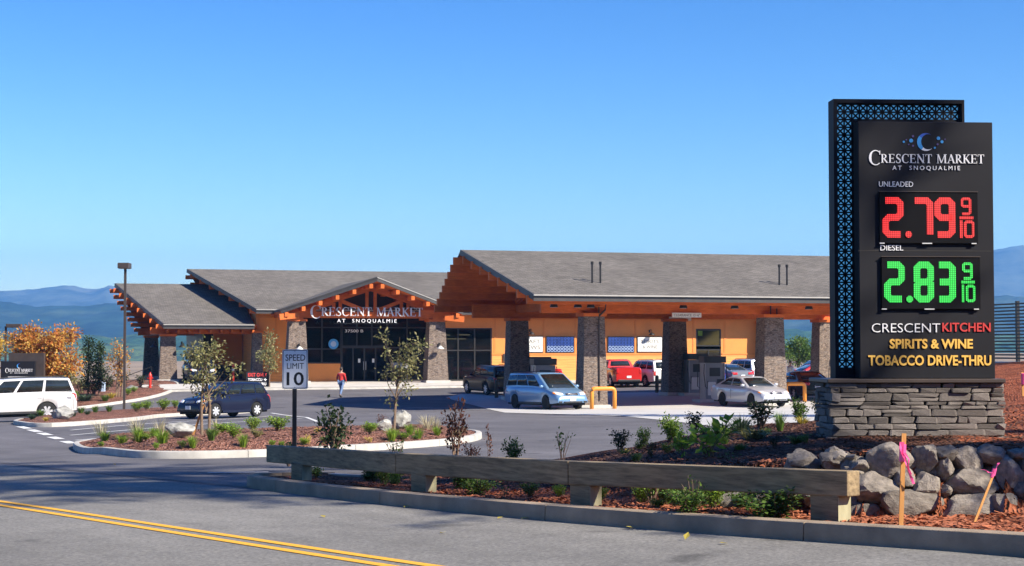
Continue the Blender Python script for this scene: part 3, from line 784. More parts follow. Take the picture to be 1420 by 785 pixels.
for u in (0,9.5,19):
    for a,b in (((u,0,2.75),(u,6.5,4.55)),((u,13,2.75),(u,6.5,4.55))):
        MB().beam(a,b,.22,.4).build('rafter','stained_timber',fc)
    MB().beam((u,-1.7,2.25),(u,14.7,2.25),.24,.42).build('tie_beam','stained_timber',fc)
    MB().beam((u,6.5,2.4),(u,6.5,4.5),.22,.22,(1,0,0)).build('king_post','stained_timber',fc)
for u in (0,):
    MB().beam((-.2,-.3,1.95),(-2.2,-.3,2.5),.18,.3).build('brace','stained_timber',fc)
    MB().beam((.2,-.35,1.9),(2.2,-.35,2.45),.14,.28).build('brace','stained_timber',fc)
for u in (-2.4,-1.2,-.55,4.2,6.9,10.9,13.6,16.2,19.6):
    o = MB().lathe([(.13,.22),(.14,.0),(.20,-.16),(.20,-.2)],12).build('canopy_light','black_metal',fc,(u,-1.55,2.18),smooth=True)
    MB().lathe([(.17,-.201),(.17,-.206)],12).build('lens','gutter',o)
for u in (-.15,9.75):
    for du in (0,.42):
        m = MB(); m.tube([(u+du,-.6,2.9),(u+du,-.6,4.15)],.05,8); m.tube([(u+du,-.6,4.1),(u+du,-.6,4.24)],.075,8)
        m.build('vent_pipe','black_metal',fc)
for du in (-.17,.17):
    MB().beam((9.4+du+.1,-.45,1.4),(9.4+du+.1,-.45,2.35),.05,.05,(1,0,0)).build('conduit','black_metal',fc)
MB().tube([(.35,-.4,2.5),(.55,-.6,2.2),(.5,-.62,1.9),(.2,-.6,1.6)],.05,7).build('conduit','bronze_metal',fc)
cs = MB().box(4.12,5.66,-.30,-.24,1.56,1.79).build('clearance_sign','panel_white',fc)
text('lettering', "CLEARANCE 15'-6\"", 4.2, 5.58, 1.61, 1.74, 'grey_letter', cs, -.301, .006)
MB().box(9.0,10.35,12.55,12.6,1.63,1.86).build('clearance_sign','panel_white',fc)
# ---------------------------------------------------------------- market
mk = empty('market_building', (BO.x,BO.y,0), BROT, 'long low orange market with timber gable entrance, stone columns and dark glass front', 'building')
FW = 38.0
ZE = 2.72
rm = roof(mk, -11.65, 28.3, 36.5, 49, 61.5, ZE, 5.98, 3.6, 1.5, th=.26, npur=7, pin=-.1, purlin=(.2,.3))
uL, uR = -11.5, 26.4
zt = ZE+.12
for name, u0, u1, p0, p1 in (('wall',26.2,26.5,38.2,59.5),('wall',-11.5,-11.2,38.2,59.5),('wall',-11.5,26.5,59.5,59.8)):
    MB().box(u0,u1,p0,p1,FLOOR-.4,zt).build(name,'siding',mk)
for u0,u1 in ((-11.5,-8.3),(5.35,21.1),(23.1,26.5)):
    MB().box(u0,u1,FW,FW+.2,FLOOR-.4,-.42).build('lap_siding','siding',mk)
    MB().box(u0,u1,FW,FW+.2,-.418,zt).build('wall_panel','panel_wall',mk)
for u0,u1,z0,z1 in ((.62,1.62,FLOOR-.4,zt),(1.62,5.35,1.52,zt),(21.1,23.1,1.5,zt),(-8.3,.62,2.3,zt)):
    MB().box(u0,u1,FW,FW+.2,z0,z1).build('wall_panel','panel_wall',mk)
for u in (5.6,7.1,9.28,11.66,13.95,16.3,18.6,20.9,23.4,26.3,-11.3,-10.1):
    MB().box(u-.07,u+.07,FW-.03,FW-.002,-.42,zt).build('batten','trim_wall',mk)
for u0,u1,z in ((.65,5.3,1.56),(5.35,21.05,-.36),(5.35,26.4,2.2),(-11.4,-8.35,2.2),(23.15,26.4,-.36)):
    MB().box(u0,u1,FW-.045,FW-.032,z-.06,z+.06).build('band','trim_wall',mk)
stone_column(mk, 26.35, 37.55, FLOOR-.1, 1.9, .95, .75, name='stone_pilaster', base=False)
stone_column(mk, -11.45, 37.75, FLOOR-.1, 1.1, .8, .62, name='stone_pilaster', base=False)
# interior seen through the glass
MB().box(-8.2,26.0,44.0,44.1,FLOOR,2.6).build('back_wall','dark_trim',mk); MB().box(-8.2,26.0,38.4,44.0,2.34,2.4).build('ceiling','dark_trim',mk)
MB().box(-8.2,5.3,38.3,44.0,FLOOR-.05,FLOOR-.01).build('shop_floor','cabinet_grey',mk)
for u,z,w in ((2.1,1.0,1.3),(3.9,1.02,1.0),(2.4,.72,2.2),(-6.9,.95,.9),(-1.2,.9,1.6)):
    MB().box(u,u+w,42.5,42.56,z,z+.06).build('strip_light','warm_strip',mk)
for u in (1.9,2.9,3.9,4.6):
    s = MB().box(u,u+.7,40.2,40.7,FLOOR,FLOOR+1.35).build('shelf_unit','panel_white',mk)
    for k in range(4): MB().box(u+.05,u+.65,40.17,40.199,FLOOR+.12+.31*k,FLOOR+.30+.31*k).build('shelf_stock',('yellow_plastic','cabinet_grey','red_letter','blue_dot')[k],s)
def glazing(u0,u1,z0,z1,nu,zs,name='window',p=FW+.05):
    fr = MB(); 
    us = [u0+(u1-u0)*i/nu for i in range(nu+1)]
    for u in us: fr.box(u-.05,u+.05,p-.06,p+.06,z0,z1)
    for z in (z0+.04,*zs,z1-.04):
        for a,b in zip(us[:-1],us[1:]): fr.box(a+.05,b-.05,p-.055,p+.055,z-.045,z+.045)
    o = fr.build(name,'black_metal',mk)
    zz = (z0+.04,*zs,z1-.04)
    for a,b in zip(us[:-1],us[1:]):
        for c,d in zip(zz[:-1],zz[1:]):
            MB().box(a+.05,b-.05,p-.01,p+.01,c+.045,d-.045).build('pane','store_glass',o)
    return o
glazing(1.65,5.32,FLOOR+.02,1.5,3,(-.1,))
glazing(-8.25,-5.55,-1.0,2.28,2,(1.5,.0))
MB().box(-8.25,-5.6,FW,FW+.2,FLOOR-.3,-1.02).build('wall_panel','panel_wall',mk)
glazing(-5.5,-2.3,.16,2.28,3,(1.5,))
glazing(-2.25,.58,FLOOR+.02,2.28,2,(1.5,.1))
ent = glazing(-5.5,-2.3,FLOOR+.02,.14,4,(),'entrance_door')
for u in (-3.98,-3.82): MB().tube([(u,FW-.12,FLOOR+.8),(u,FW-.12,FLOOR+1.4)],.02,6).build('handle','steel',ent)
for u in (-4.35,-3.35): MB().box(u,u+.16,FW-.02,FW-.012,-.95,-.68).build('notice','panel_white',ent)
for u in (-2.0,-1.35): MB().box(u,u+.6,FW-.02,FW-.012,-1.35,-.95).build('poster','cabinet_grey',ent)
glazing(21.15,23.05,FLOOR+.02,-.02,2,(),'side_door'); glazing(21.15,23.05,.2,1.46,1,(),'transom_window')
MB().box(21.25,21.6,FW-.03,FW-.02,.98,1.35).build('sticker','leaf_bright',mk)
w_ = MB().lathe([(.36,0),(.36,.02)],20,'y',(-6.1,FW-.03,.35)).build('round_decal','blue_dot',mk)
MB().lathe([(.2,0),(.2,.012)],16,'y',(-6.1,FW-.045,.35)).build('ring','panel_pattern',w_)
text('street_number','37500 B',-5.3,-4.0,1.16,1.36,'white_letter',mk,FW-.08,.01,.01)
# signs and patterned panels on the wall
def wall_sign(u0,u1,z0,z1,lines):
    o = MB().box(u0,u1,FW-.09,FW-.035,z0,z1).build('wall_sign','dark_trim',mk)
    MB().box(u0+.05,u1-.05,FW-.10,FW-.0905,z0+.05,z1-.05).build('face','panel_white',o)
    for s,a,b,c,d in lines: text('lettering',s,a,b,c,d,'grey_letter',o,FW-.101,.006)
    gooseneck(mk,(u0+u1)/2,FW-.03,z1+.05)
wall_sign(7.2,9.2,-.26,.93,[('CRAFT',7.45,8.95,.40,.68),('BREWS',7.45,8.95,-.02,.26)])
wall_sign(11.84,13.8,-.26,.91,[('FRESH',12.1,13.5,.40,.66),('DELI',12.3,13.3,-.02,.24)] if False else [])
wall_sign(16.42,18.4,-.24,.91,[('SPIRITS',16.72,18.1,.44,.68),('& WINE',16.85,17.98,.03,.27)])
for u0,u1 in ((9.42,11.55),(14.12,16.2)):
    o = MB().box(u0,u1,FW-.09,FW-.035,-.26,.91).build('patterned_panel','dark_trim',mk)
    MB().box(u0+.05,u1-.05,FW-.10,FW-.0905,-.21,.86).build('face','blue_panel',o)
    m = MB()
    for r in range(5):
        for k in range(8):
            cx = u0+.05+(u1-u0-.1)*(k+.5)/8; cz = -.21+1.07*(r+.5)/5; a = .115
            if r < 2:
                for i in range(10):
                    t0,t1 = 2*math.pi*i/10,2*math.pi*(i+1)/10
                    m.add([(cx+a*math.cos(t0),FW-.104,cz+a*math.sin(t0)),(cx+a*math.cos(t1),FW-.104,cz+a*math.sin(t1)),(cx+a*.72*math.cos(t1),FW-.104,cz+a*.72*math.sin(t1)),(cx+a*.72*math.cos(t0),FW-.104,cz+a*.72*math.sin(t0))],[(0,1,2,3)])
    m.build('ring_pattern','panel_pattern',o,fix=False)
    m = MB()
    for r in range(2,5):
        for k in range(8):
            cx = u0+.05+(u1-u0-.1)*(k+.5)/8; cz = -.21+1.07*(r+.5)/5; a = .10
            m.add([(cx-a,FW-.104,cz),(cx,FW-.104,cz-a),(cx+a,FW-.104,cz),(cx,FW-.104,cz+a),(cx-a*.7,FW-.104,cz),(cx,FW-.104,cz-a*.7),(cx+a*.7,FW-.104,cz),(cx,FW-.104,cz+a*.7)],[(0,1,5,4),(1,2,6,5),(2,3,7,6),(3,0,4,7)])
    m.build('diamond_pattern','moon_blue',o,fix=False)
MB().tube([(19.6,FW-.08,FLOOR+.1),(19.6,FW-.08,1.9),(19.75,FW-.3,2.3)],.05,6).build('downpipe','trim_wall',mk)
MB().box(6.2,6.5,FW-.12,FW-.03,-.9,-.35).build('meter_box','bronze_metal',mk)
# entrance gable: a cross roof running into the main roof
GP = 33.0; GA = -4.25; GL, GR = -10.5, 1.95; ZGE, ZGA = 2.62, 4.78
pk_back = 36.5+(ZGA-ZE)/(5.98-ZE)*12.5+.2; pe_back = 37.2
m = MB(); th = .13
for sgn,(ue) in ((1,GL),(-1,GR)):
    top = [(ue,GP,ZGE),(GA,GP-1.2,ZGA),(GA,pk_back,ZGA),(ue,pe_back+1.0,ZGE)]
    bot = [(x,y,z-th) for x,y,z in top]
    m.hexa(bot+top)
eg = m.build('entrance_roof','shingles',mk)
m = MB()
for ue in (GL,GR): m.beam((ue,GP-.02,ZGE-.12),(GA,GP-1.22,ZGA-.12),.08,.30)
m.build('fascia','fascia',eg)
MB().beam((GL+.06,GP-.1,ZGE-.02),(GA,GP-1.28,ZGA-.02),.03,.05).build('drip_edge','fascia',eg); MB().beam((GR-.06,GP-.1,ZGE-.02),(GA,GP-1.28,ZGA-.02),.03,.05).build('drip_edge','gutter',eg)
m = MB()
for ue in (GL,GR):
    m.hexa([(ue+(.05 if ue<GA else -.05),GP+.05,ZGE-.30),(GA,GP-1.1,ZGA-.28),(GA,39,ZGA-.28),(ue+(.05 if ue<GA else -.05),38,ZGE-.30),(ue+(.05 if ue<GA else -.05),GP+.05,ZGE-.14),(GA,GP-1.1,ZGA-.135),(GA,39,ZGA-.135),(ue+(.05 if ue<GA else -.05),38,ZGE-.14)])
m.build('soffit','stained_timber',eg)
for ue in (GL,GR):
    for i in range(6):
        t = (i+.35)/5.7; u = ue+(GA-ue)*t; z = ZGE+(ZGA-ZGE)*t-.46; pf_ = GP-1.2*t-.02
        MB().box(u-.12,u+.12,pf_,38.0,z-.15,z+.15).build('outlooker','stained_timber',eg)
TP = 33.9
for a,b,w_2,h_2 in (((GL+.9,TP,2.42),(GA,TP,4.12),.26,.36),((GR-.9,TP,2.42),(GA,TP,4.12),.26,.36),((GL+.4,TP,2.30),(GR-.4,TP,2.30),.30,.42)):
    MB().beam(a,b,w_2,h_2).build('truss_chord','stained_timber',mk)
for u,zt_ in ((GA-.28,3.95),(GA+.28,3.95),(GA-2.1,3.25),(GA-2.55,3.1),(GA+2.1,3.25),(GA+2.55,3.1)):
    MB().beam((u,TP,2.5),(u,TP,zt_),.2,.2,(1,0,0)).build('truss_post','stained_timber',mk)
for s in (-1,1):
    MB().beam((GA+s*2.2,TP-.01,3.3),(GA+s*.3,TP-.01,2.55),.18,.24).build('truss_brace','stained_timber',mk)
    MB().beam((GA+s*2.6,TP-.01,3.1),(GA+s*4.2,TP-.01,2.6),.18,.22).build('truss_brace','stained_timber',mk)
for u in (-9.25,.35):
    stone_column(mk,u,34.3,FLOOR-.05,1.86,1.5,1.08)
    MB().box(u-.36,u+.36,33.7,37.9,2.02,2.3).build('bearing_beam','stained_timber',mk)
    MB().beam((u-1.2,33.75,2.5),(u+1.2,33.75,2.5),.3,.34).build('corbel','stained_timber',mk)
MB().beam((GR-1.2,33.3,2.15),(GR+.1,33.05,2.02),.28,.4).build('corbel','stained_timber',mk); MB().beam((GL+1.2,33.3,2.25),(GL-.1,33.05,2.12),.28,.4).build('corbel','stained_timber',mk)
MB().prism([(-9.6,2.3),(1.1,2.3),(GA,4.25)],FW-.6,FW-.05).build('gable_infill','dark_trim',mk)
gooseneck(mk,.42,33.62,-.05,shade='panel_white'); gooseneck(mk,-9.2,33.62,-.1,shade='panel_white')
serif(mk,-8.45,-.75,2.22,2.80,2.05,2.92,'silver_letter',.10,33.55)
text('town_lettering','AT  SNOQUALMIE',-6.62,-2.55,1.74,2.02,'white_letter',mk,33.6,.06,.0)
MB().box(-8.6,-.6,33.58,33.66,2.26,2.32).build('letter_rail','stained_timber',mk); MB().box(-6.8,-2.4,33.62,33.68,1.70,1.73).build('letter_rail','black_metal',mk)
# ---------------------------------------------------------------- drive-through
dt = empty('drive_through_canopy', (BO.x,BO.y,0), BROT, 'lower shingled drive-through canopy at the left end of the market', 'canopy')
roof(dt, -17.8, -11.75, 37.0, 49.0, 61.0, 1.68, 4.85, 2.7, 0, th=.26, npur=8, pin=-.3, purlin=(.2,.3))
stone_column(dt,-17.4,38.6,FLOOR+.02,.86,1.25,.95); stone_column(dt,-17.6,52.5,FLOOR+.02,.86,1.25,.95)
for p in (38.6,52.5): MB().box(-18.6,-11.55,p-.15,p+.15,1.03,1.47).build('main_beam','stained_timber',dt)
for i in range(9): MB().box(-17.5+.72*i-.07,-17.5+.72*i+.07,37.3,38.4,1.12,1.30).build('rafter_tail','stained_timber',dt)
MB().box(-17.72,-17.48,38.9,52.3,1.05,1.45).build('side_beam','stained_timber',dt)
MB().box(-14.4,-13.7,45.0,59.0,FLOOR-.2,1.4).build('service_wall','dark_trim',dt)
MB().box(-13.695,-11.6,45.0,45.2,FLOOR+.0,1.4).build('service_panel','panel_wall',dt)
MB().box(-13.69,-11.62,44.93,44.995,FLOOR-.2,FLOOR+1.1).build('dado','dark_trim',dt)
for u in (-18.35,-16.5):
    gooseneck(dt,u,38.2 if u>-17 else 39.0,.05)
# ================================================================== MONUMENT SIGN
SY = 20.0
sroot = atY(1270,606,SY)
ms = empty('monument_sign', sroot, R(3), 'tall dark price sign with lattice border on a stone base beside the rock wall', 'sign')
def sl(px, py, yl=0.0):
    P = atY(px,py,SY+yl); return P.x-sroot.x, P.z-sroot.z
bx0, bx1 = sl(1153,600,-.42)[0], sl(1392,600,-.42)[0]; bz = sl(1270,531,-.42)[1]; bx1 -= .02
sb = MB().box(bx0+.05,bx1-.05,-.36,.36,-.3,bz-.01).build('stone_base','mortar',ms)
def stone_mesh(seed):
    rnd = random.Random(seed); bm = bmesh.new(); bmesh.ops.create_cube(bm, size=1)
    for v in bm.verts: v.co += Vector((rnd.uniform(-.09,.09),rnd.uniform(-.12,.12),rnd.uniform(-.14,.14)))
    bmesh.ops.bevel(bm, geom=bm.edges[:], offset=.07, segments=1, affect='EDGES')
    me = bpy.data.meshes.new('stone'); bm.to_mesh(me); bm.free(); me.materials.append(M['veneer_stone']); return me
SM = [stone_mesh(i) for i in range(9)]
rs = random.Random(3)
def veneer(axis, a0, a1, fixed, z0, z1, zrow):
    z = z0
    for hrow in zrow:
        x = a0 - rs.uniform(0,.1)
        while x < a1-.03:
            w = min(rs.uniform(.12,.42), a1+.02-x)
            if w < .05: break
            split = hrow > .085 and rs.random() < .3
            for q in ((0,.5),(.5,1)) if split else ((0,1),):
                hh = hrow*(q[1]-q[0]); d = .10+rs.uniform(-.022,.022)
                c = x+w/2; zz = z+hrow*(q[0]+q[1])/2
                if axis == 'x': link('stone', rs.choice(SM), sb, (c,fixed,zz), (0,0,rs.choice((0,math.pi))), (w-.012,d,hh-.010))
                else: link('stone', rs.choice(SM), sb, (fixed,c,zz), (0,0,rs.choice((0,math.pi))+math.pi/2), (w-.012,d,hh-.010))
            x += w
        z += hrow
rows = []
while sum(rows) < bz+.02: rows.append(rs.uniform(.045,.12))
k_ = (bz+.03)/sum(rows); rows = [r*k_ for r in rows]
veneer('x', bx0, bx1, -.385, -.03, bz, rows)
veneer('y', -.38, .4, bx0+.02, -.03, bz, rows); veneer('y', -.38, .4, bx1-.02, -.03, bz, rows)
a0, a1 = sl(1143,525,-.48)[0], sl(1396,525,-.48)[0]
bevel(MB().box(a0,a1-.02,-.48,.48,bz,sl(1270,525.5,-.48)[1]).build('cap_slab','concrete' if False else 'bronze_metal',ms),.008)
zb = sl(1270,525.5,-.48)[1]
# lattice panel
l0, lt = sl(1154,138,-.06); l1 = sl(1338,138,-.06)[0]
MB().box(l0,l1,.14,.20,zb,lt).build('back_panel','lattice_metal',ms)
_cw = (sl(1182,300,-.06)[0]-(l0+.045))/2.0; MB().box(l0+.05,l1-.05,.02,.035,lt-.055-_cw*int((lt-.055-zb-.06)/_cw),lt-.055).build('added_glow_panel','lattice_back',ms)
fr = MB(); 
fr.box(l0,l0+.045,-.06,.14,zb,lt); fr.box(l1-.03,l1,-.06,.14,zb,lt); fr.box(l0+.045,l1-.03,-.06,.14,lt-.045,lt); fr.box(l0+.045,l1-.03,-.06,.14,zb,zb+.04)
fr.build('lattice_frame','lattice_metal',ms)
cw = (sl(1182,300,-.06)[0]-(l0+.045))/2.0; lx0 = l0+.05; zt0 = lt-.055
la = MB()
def cell(cx, cz, c):
    h = c/2
    for (p,q) in (((-h,-h),(h,h)),((-h,h),(h,-h))):
        la.beam((cx+p[0],.0,cz+p[1]),(cx+q[0],.0,cz+q[1]),.012,.019,(-(q[1]-p[1]),0,(q[0]-p[0])))
    for s in (-1,1):
        la.box(cx+s*h-.009,cx+s*h+.009,-.006,.006,cz-h,cz+h); la.box(cx-h,cx+h,-.006,.006,cz+s*h-.009,cz+s*h+.009)
    a = h*.30                                            # plate joining the bars at each corner
    for s in (-1,1):
        for t in (-1,1):
            la.prism([(cx+s*h,cz+t*h),(cx+s*(h-a),cz+t*h),(cx+s*h,cz+t*(h-a))],-.006,.006)
nrow = int((zt0-zb-.06)/cw); ncol = int((l1-.03-lx0)/cw)
for r in range(nrow):
    for c in range(ncol):
        if r < 2 or c < 2: cell(lx0+cw*(c+.5), zt0-cw*(r+.5), cw)
la.box(lx0,lx0+2*cw,-.02,.02,zb+.041,zt0-cw*nrow-.001); la.build('lattice','lattice_metal',ms, fix=False)
MB().box(lx0+cw*2+.01,l1-.032,-.02,.02,zb+.04,zt0-cw*2-.01).build('blank_panel','lattice_metal',ms)
# cabinet
CF = -.30
c0_, ct = sl(1187,169,CF); c1_ = sl(1376,169,CF)[0]
bevel(MB().box(c0_,c1_,CF,-.07,zb+.002,ct).build('cabinet','sign_face',ms),.006)
def bxp(x0,y0,x1,y1,yl=CF): a,b = sl(x0,y1,yl); c,d = sl(x1,y0,yl); return a,c,b,d
seam = bxp(1187,347.5,1376,348.3); MB().box(seam[0],seam[1]-.01,CF-.002,CF,seam[2],seam[3]).build('seam','mortar',ms)
# logo
def moon(parent, cx, cz, r, y, mats=('moon_blue','blue_dot','white_letter')):
    m = MB(); n = 28
    for i in range(n):
        a0 = R(55+i*(305-55)/n*1.04); a1 = R(55+(i+1)*(305-55)/n*1.04); q=[]
        for a in (a0,a1):
            k = max(0.02, math.sin((a-R(55))/(R(305-55)*1.04)*math.pi)); q += [(cx+r*math.cos(a),y,cz+r*math.sin(a)),(cx+(r-r*.42*k)*math.cos(a)+r*.05*k,y,cz+(r-r*.40*k)*math.sin(a))]
        m.mi = 0 if i < 9 else (1 if i < 20 else 2)
        m.add(q,[(0,1,3,2)])
    return m.build('crescent_logo', list(mats), parent, fix=False)
mc = sl(1282,197,CF); mr = 12.3/115
moon(ms, mc[0], mc[1], mr, CF-.006)
for px,py,r,mt in ((1261.4,195.2,2.7,'blue_dot'),(1251,196.9,1.5,'blue_dot'),(1299.8,191.7,2.4,'blue_dot'),(1304.8,196.5,2.1,'blue_dot'),(1294.7,204.9,1.5,'blue_dot'),(1264,189,1.6,'violet_dot'),(1264,202.3,1.4,'violet_dot'),(1254.7,194,1,'violet_dot'),(1298.6,200,1.4,'violet_dot'),(1309,193,1,'violet_dot'),(1258,200.5,1,'violet_dot')):
    a,b = sl(px,py,CF); MB().lathe([(r/115,-.006),(r/115,0)],12,'y',(a,CF,b)).build('logo_dot',mt,ms)
q = bxp(1202,214,1364,226.3); qb = bxp(1202,209,1364,229.3)
serif(ms,q[0],q[1],q[2],q[3],qb[2],qb[3],'white_letter',.012,CF)
for s,bb,mt,bo in (('AT  SNOQUALMIE',(1235,230,1330,237),'white_letter',.0),('UNLEADED',(1216,252,1264,259.3),'white_letter',.0),('DIESEL',(1218,340,1250,347.6),'white_letter',.0),
                ('CRESCENT',(1206,448.5,1302,461),'white_letter',-.01),('KITCHEN',(1305,447.5,1373,460),'red_letter',.015),('SPIRITS & WINE',(1231,470,1348,483.5),'gold_letter',.03),('TOBACCO DRIVE-THRU',(1201,492.5,1374,507),'gold_letter',.025)):
    b_ = bxp(*bb); b_ = (b_[0],min(b_[1],c1_-.012),b_[2],b_[3]); text('lettering',s,b_[0],b_[1],b_[2],b_[3],mt,ms,CF,.012,bo)
def ribbon(m, pts, t, y, ch=.32):
    P = [Vector(p) for p in pts]; Q = [P[0]]
    for i in range(1,len(P)-1):
        a = (P[i-1]-P[i]); b = (P[i+1]-P[i]); k = t*ch*1.6
        Q += [P[i]+a.normalized()*min(k,a.length/2), P[i]+b.normalized()*min(k,b.length/2)]
    Q.append(P[-1]); L = []; Rr = []
    for i,p in enumerate(Q):
        d0 = (p-Q[i-1]).normalized() if i else (Q[1]-p).normalized(); d1 = (Q[i+1]-p).normalized() if i < len(Q)-1 else d0
        d = (d0+d1).normalized(); n = Vector((-d.y,d.x)); k = t/2/max(.5,n.dot(Vector((-d0.y,d0.x))))
        L.append(p+n*k); Rr.append(p-n*k)
    n = len(Q)
    m.add([(p.x,y,p.y) for p in L]+[(p.x,y,p.y) for p in Rr],[(i,i+1,n+i+1,n+i) for i in range(n-1)])
DIG = {'2':[[(0,1),(1,1),(1,.5),(0,.5),(0,0),(1,0)]],'7':[[(0,1),(1,1),(1,0)]],'9':[[(1,.5),(0,.5),(0,1),(1,1),(1,0),(0,0)]],'8':[[(0,.5),(0,1),(1,1),(1,.5),(0,.5),(0,0),(1,0),(1,.5)]],
       '3':[[(0,1),(1,1),(1,.5),(.05,.5)],[(1,.56),(1,0),(0,0)]],'1':[[(.5,1),(.5,0)]],'0':[[(.5,1),(1,1),(1,0),(0,0),(0,1),(.5,1)]]}
pm('display_black', (.006,.006,.008), .7, var=.2, spec=.1)
def led(box, digs, dot, small9, bar, ten, mat):
    b_ = bxp(*box); o = bevel(MB().box(b_[0],b_[1],CF-.035,CF-.002,b_[2],b_[3]).build('price_display','display_black',ms),.006)
    yy = CF-.040
    def dg(chx,x0,y0,x1,y1,tp):
        c = bxp(x0,y0,x1,y1); t = tp/115; m = MB(); hx0,hx1,hz0,hz1 = c[0]+t/2,c[1]-t/2,c[2]+t/2,c[3]-t/2
        if chx == '1': hx0 = hx1 = (c[0]+c[1])/2
        for pl in DIG[chx]: ribbon(m,[(hx0+(hx1-hx0)*x,hz0+(hz1-hz0)*z) for x,z in pl],t,yy)
        if chx == '1': m.v = []; m.f = []; m.m = []; m.box(hx0-t/2,hx0+t/2,yy-.001,yy+.001,c[2],c[3])
        m.build('digit',mat,o,fix=False)
    for d in digs: dg(*d)
    c = sl(dot[0],dot[1],CF); MB().lathe([(4.6/115,-.004),(4.6/115,0)],14,'y',(c[0],yy,c[1])).build('decimal_point',mat,o)
    dg('9',*small9,3.6); c = bxp(*bar); MB().box(c[0],c[1],yy-.002,yy,c[2],c[3]).build('fraction_bar',mat,o)
    dg('1',ten[0],ten[1],ten[0]+4,ten[3],3.6); dg('0',ten[0]+6,ten[1],ten[2],ten[3],3.6)
    for fx in (0,.43,.93):
        MB().box(b_[0]+(b_[1]-b_[0])*fx,b_[0]+(b_[1]-b_[0])*(fx+.10 if fx==.43 else fx+.05),CF-.042,CF-.036,b_[2]-.004,b_[2]+.008).build('maker_plate','silver_letter',o)
    MB().box(b_[0],b_[1],CF-.044,CF-.036,b_[3]-.006,b_[3]+.004).build('trim','bronze_metal',o)
led((1216,266,1354,338),[('2',1220,274,1249.5,330,9),('7',1261,274,1291,330,9),('9',1293,274,1322,330,9)],(1256.5,325.5),(1330,274,1344.5,298.5),(1328,300.5,1347.5,304),(1328.5,306,1349,330),'led_red')
led((1219,356,1357.5,429),[('2',1222.5,363,1251,419.5,9),('8',1264,363,1292,419.5,9),('3',1295,363,1322.5,419.5,9)],(1258,415),(1332,364,1346.5,388),(1330.5,389.5,1349.5,393),(1331,395,1350.5,419),'led_green')
# ================================================================== ROCK WALL
def rock_mesh(seed, mat='boulder', sub=3, amp=.22, flat=.0):
    bm = bmesh.new(); bmesh.ops.create_icosphere(bm, subdivisions=sub+1, radius=.5); o = Vector((seed*7.3,seed*3.1,seed*1.7))
    rnd = random.Random(seed); planes = [(Vector((rnd.gauss(0,1),rnd.gauss(0,1),rnd.gauss(0,1))).normalized(), rnd.uniform(.27,.40)) for _ in range(12)]
    for v in bm.verts:
        d = v.co.normalized(); r = .5
        for n,h in planes:
            k = d.dot(n)
            if k > .05: r = min(r, h/k)
        r = .5*.14+r*.86*1.12
        r *= 1+amp*.5*mnoise.noise(d*1.6+o)+amp*.22*mnoise.noise(d*4.5+o)+amp*.1*mnoise.noise(d*10+o)
        v.co = d*r
    xs = [[v.co[i] for v in bm.verts] for i in range(3)]
    for v in bm.verts:
        for i in range(3): v.co[i] = (v.co[i]-(max(xs[i])+min(xs[i]))/2)/(max(xs[i])-min(xs[i]))
    me = bpy.data.meshes.new('boulder'); bm.to_mesh(me); bm.free(); me.materials.append(M[mat]); me.polygons.foreach_set('use_smooth',[True]*len(me.polygons)); me.set_sharp_from_angle(angle=R(24)); return me
rw = empty('rock_wall', (4.0,14.3,G(4,14.3)+.13), 0, 'dry stacked wall of grey boulders holding the mulch bank below the price sign', 'wall')
RM = [rock_mesh(i+11) for i in range(10)]
def wall_Y(px):                                          # the wall face's distance along its bend
    P = np.array([ (CX+F*x/y, y) for x,y in WALL]); o = np.argsort(P[:,0]); return float(np.interp(px, P[o,0], P[o,1]))
rocks = [(390,268,145,80),(545,275,155,85),(655,292,84,62),(603,252,28,28),(800,268,212,155),(960,265,108,125),(1060,232,112,66),(1155,262,142,112),(1045,308,76,118),(1275,245,138,95),(1385,242,84,60),
 (735,405,205,160),(960,387,132,122),(1180,378,245,145),(1350,338,138,172),(890,488,270,150),(1150,495,255,125),(1345,492,160,122),(660,515,170,100),(1405,415,70,90),(75,465,160,105),(1040,412,60,60),(612,455,80,64),
 (1357,443,44,40),(1418,280,60,70),(620,345,110,90),(850,350,90,90),(210,470,150,90),(330,430,130,90),(470,440,150,110),(420,350,150,80),(1500,330,170,150),(1490,480,190,130),(1480,230,130,80),(1640,300,180,150),(1660,450,190,150),(1620,210,150,80),(250,380,120,70)]
for i,(cx,cy,w,h) in enumerate(rocks):
    k = 420/1420; px, py = 1000+cx*k, 560+cy*k
    up = (py-640)/90.0
    Y = wall_Y(px) + .30 - .28*max(0,min(1,up)) + (.05 if cx<560 and cy<300 else 0)
    P = atY(px,py,Y); sx = w*k*Y/F*1.14; sz = h*k*Y/F*1.16
    link('boulder', RM[i%10], rw, P-rw.location, (rs.uniform(-.15,.15),rs.uniform(-.18,.18),rs.choice((0,math.pi))+rs.uniform(-.2,.2)), (sx, max(.28,min(sx,sz)*.95), sz))
for i in range(46):                                     # smaller stones wedged into the gaps behind the face
    px = 1080+rs.uniform(0,420); py = rs.uniform(640,722); Y = wall_Y(px)+.42-.22*max(0,min(1,(py-640)/90)); P = atY(px,py,Y); d_ = rs.uniform(.16,.30)
    link('boulder', RM[i%10], rw, P-rw.location, (rs.uniform(-1,1),rs.uniform(-1,1),rs.uniform(0,6)), (d_*1.3,d_,d_))
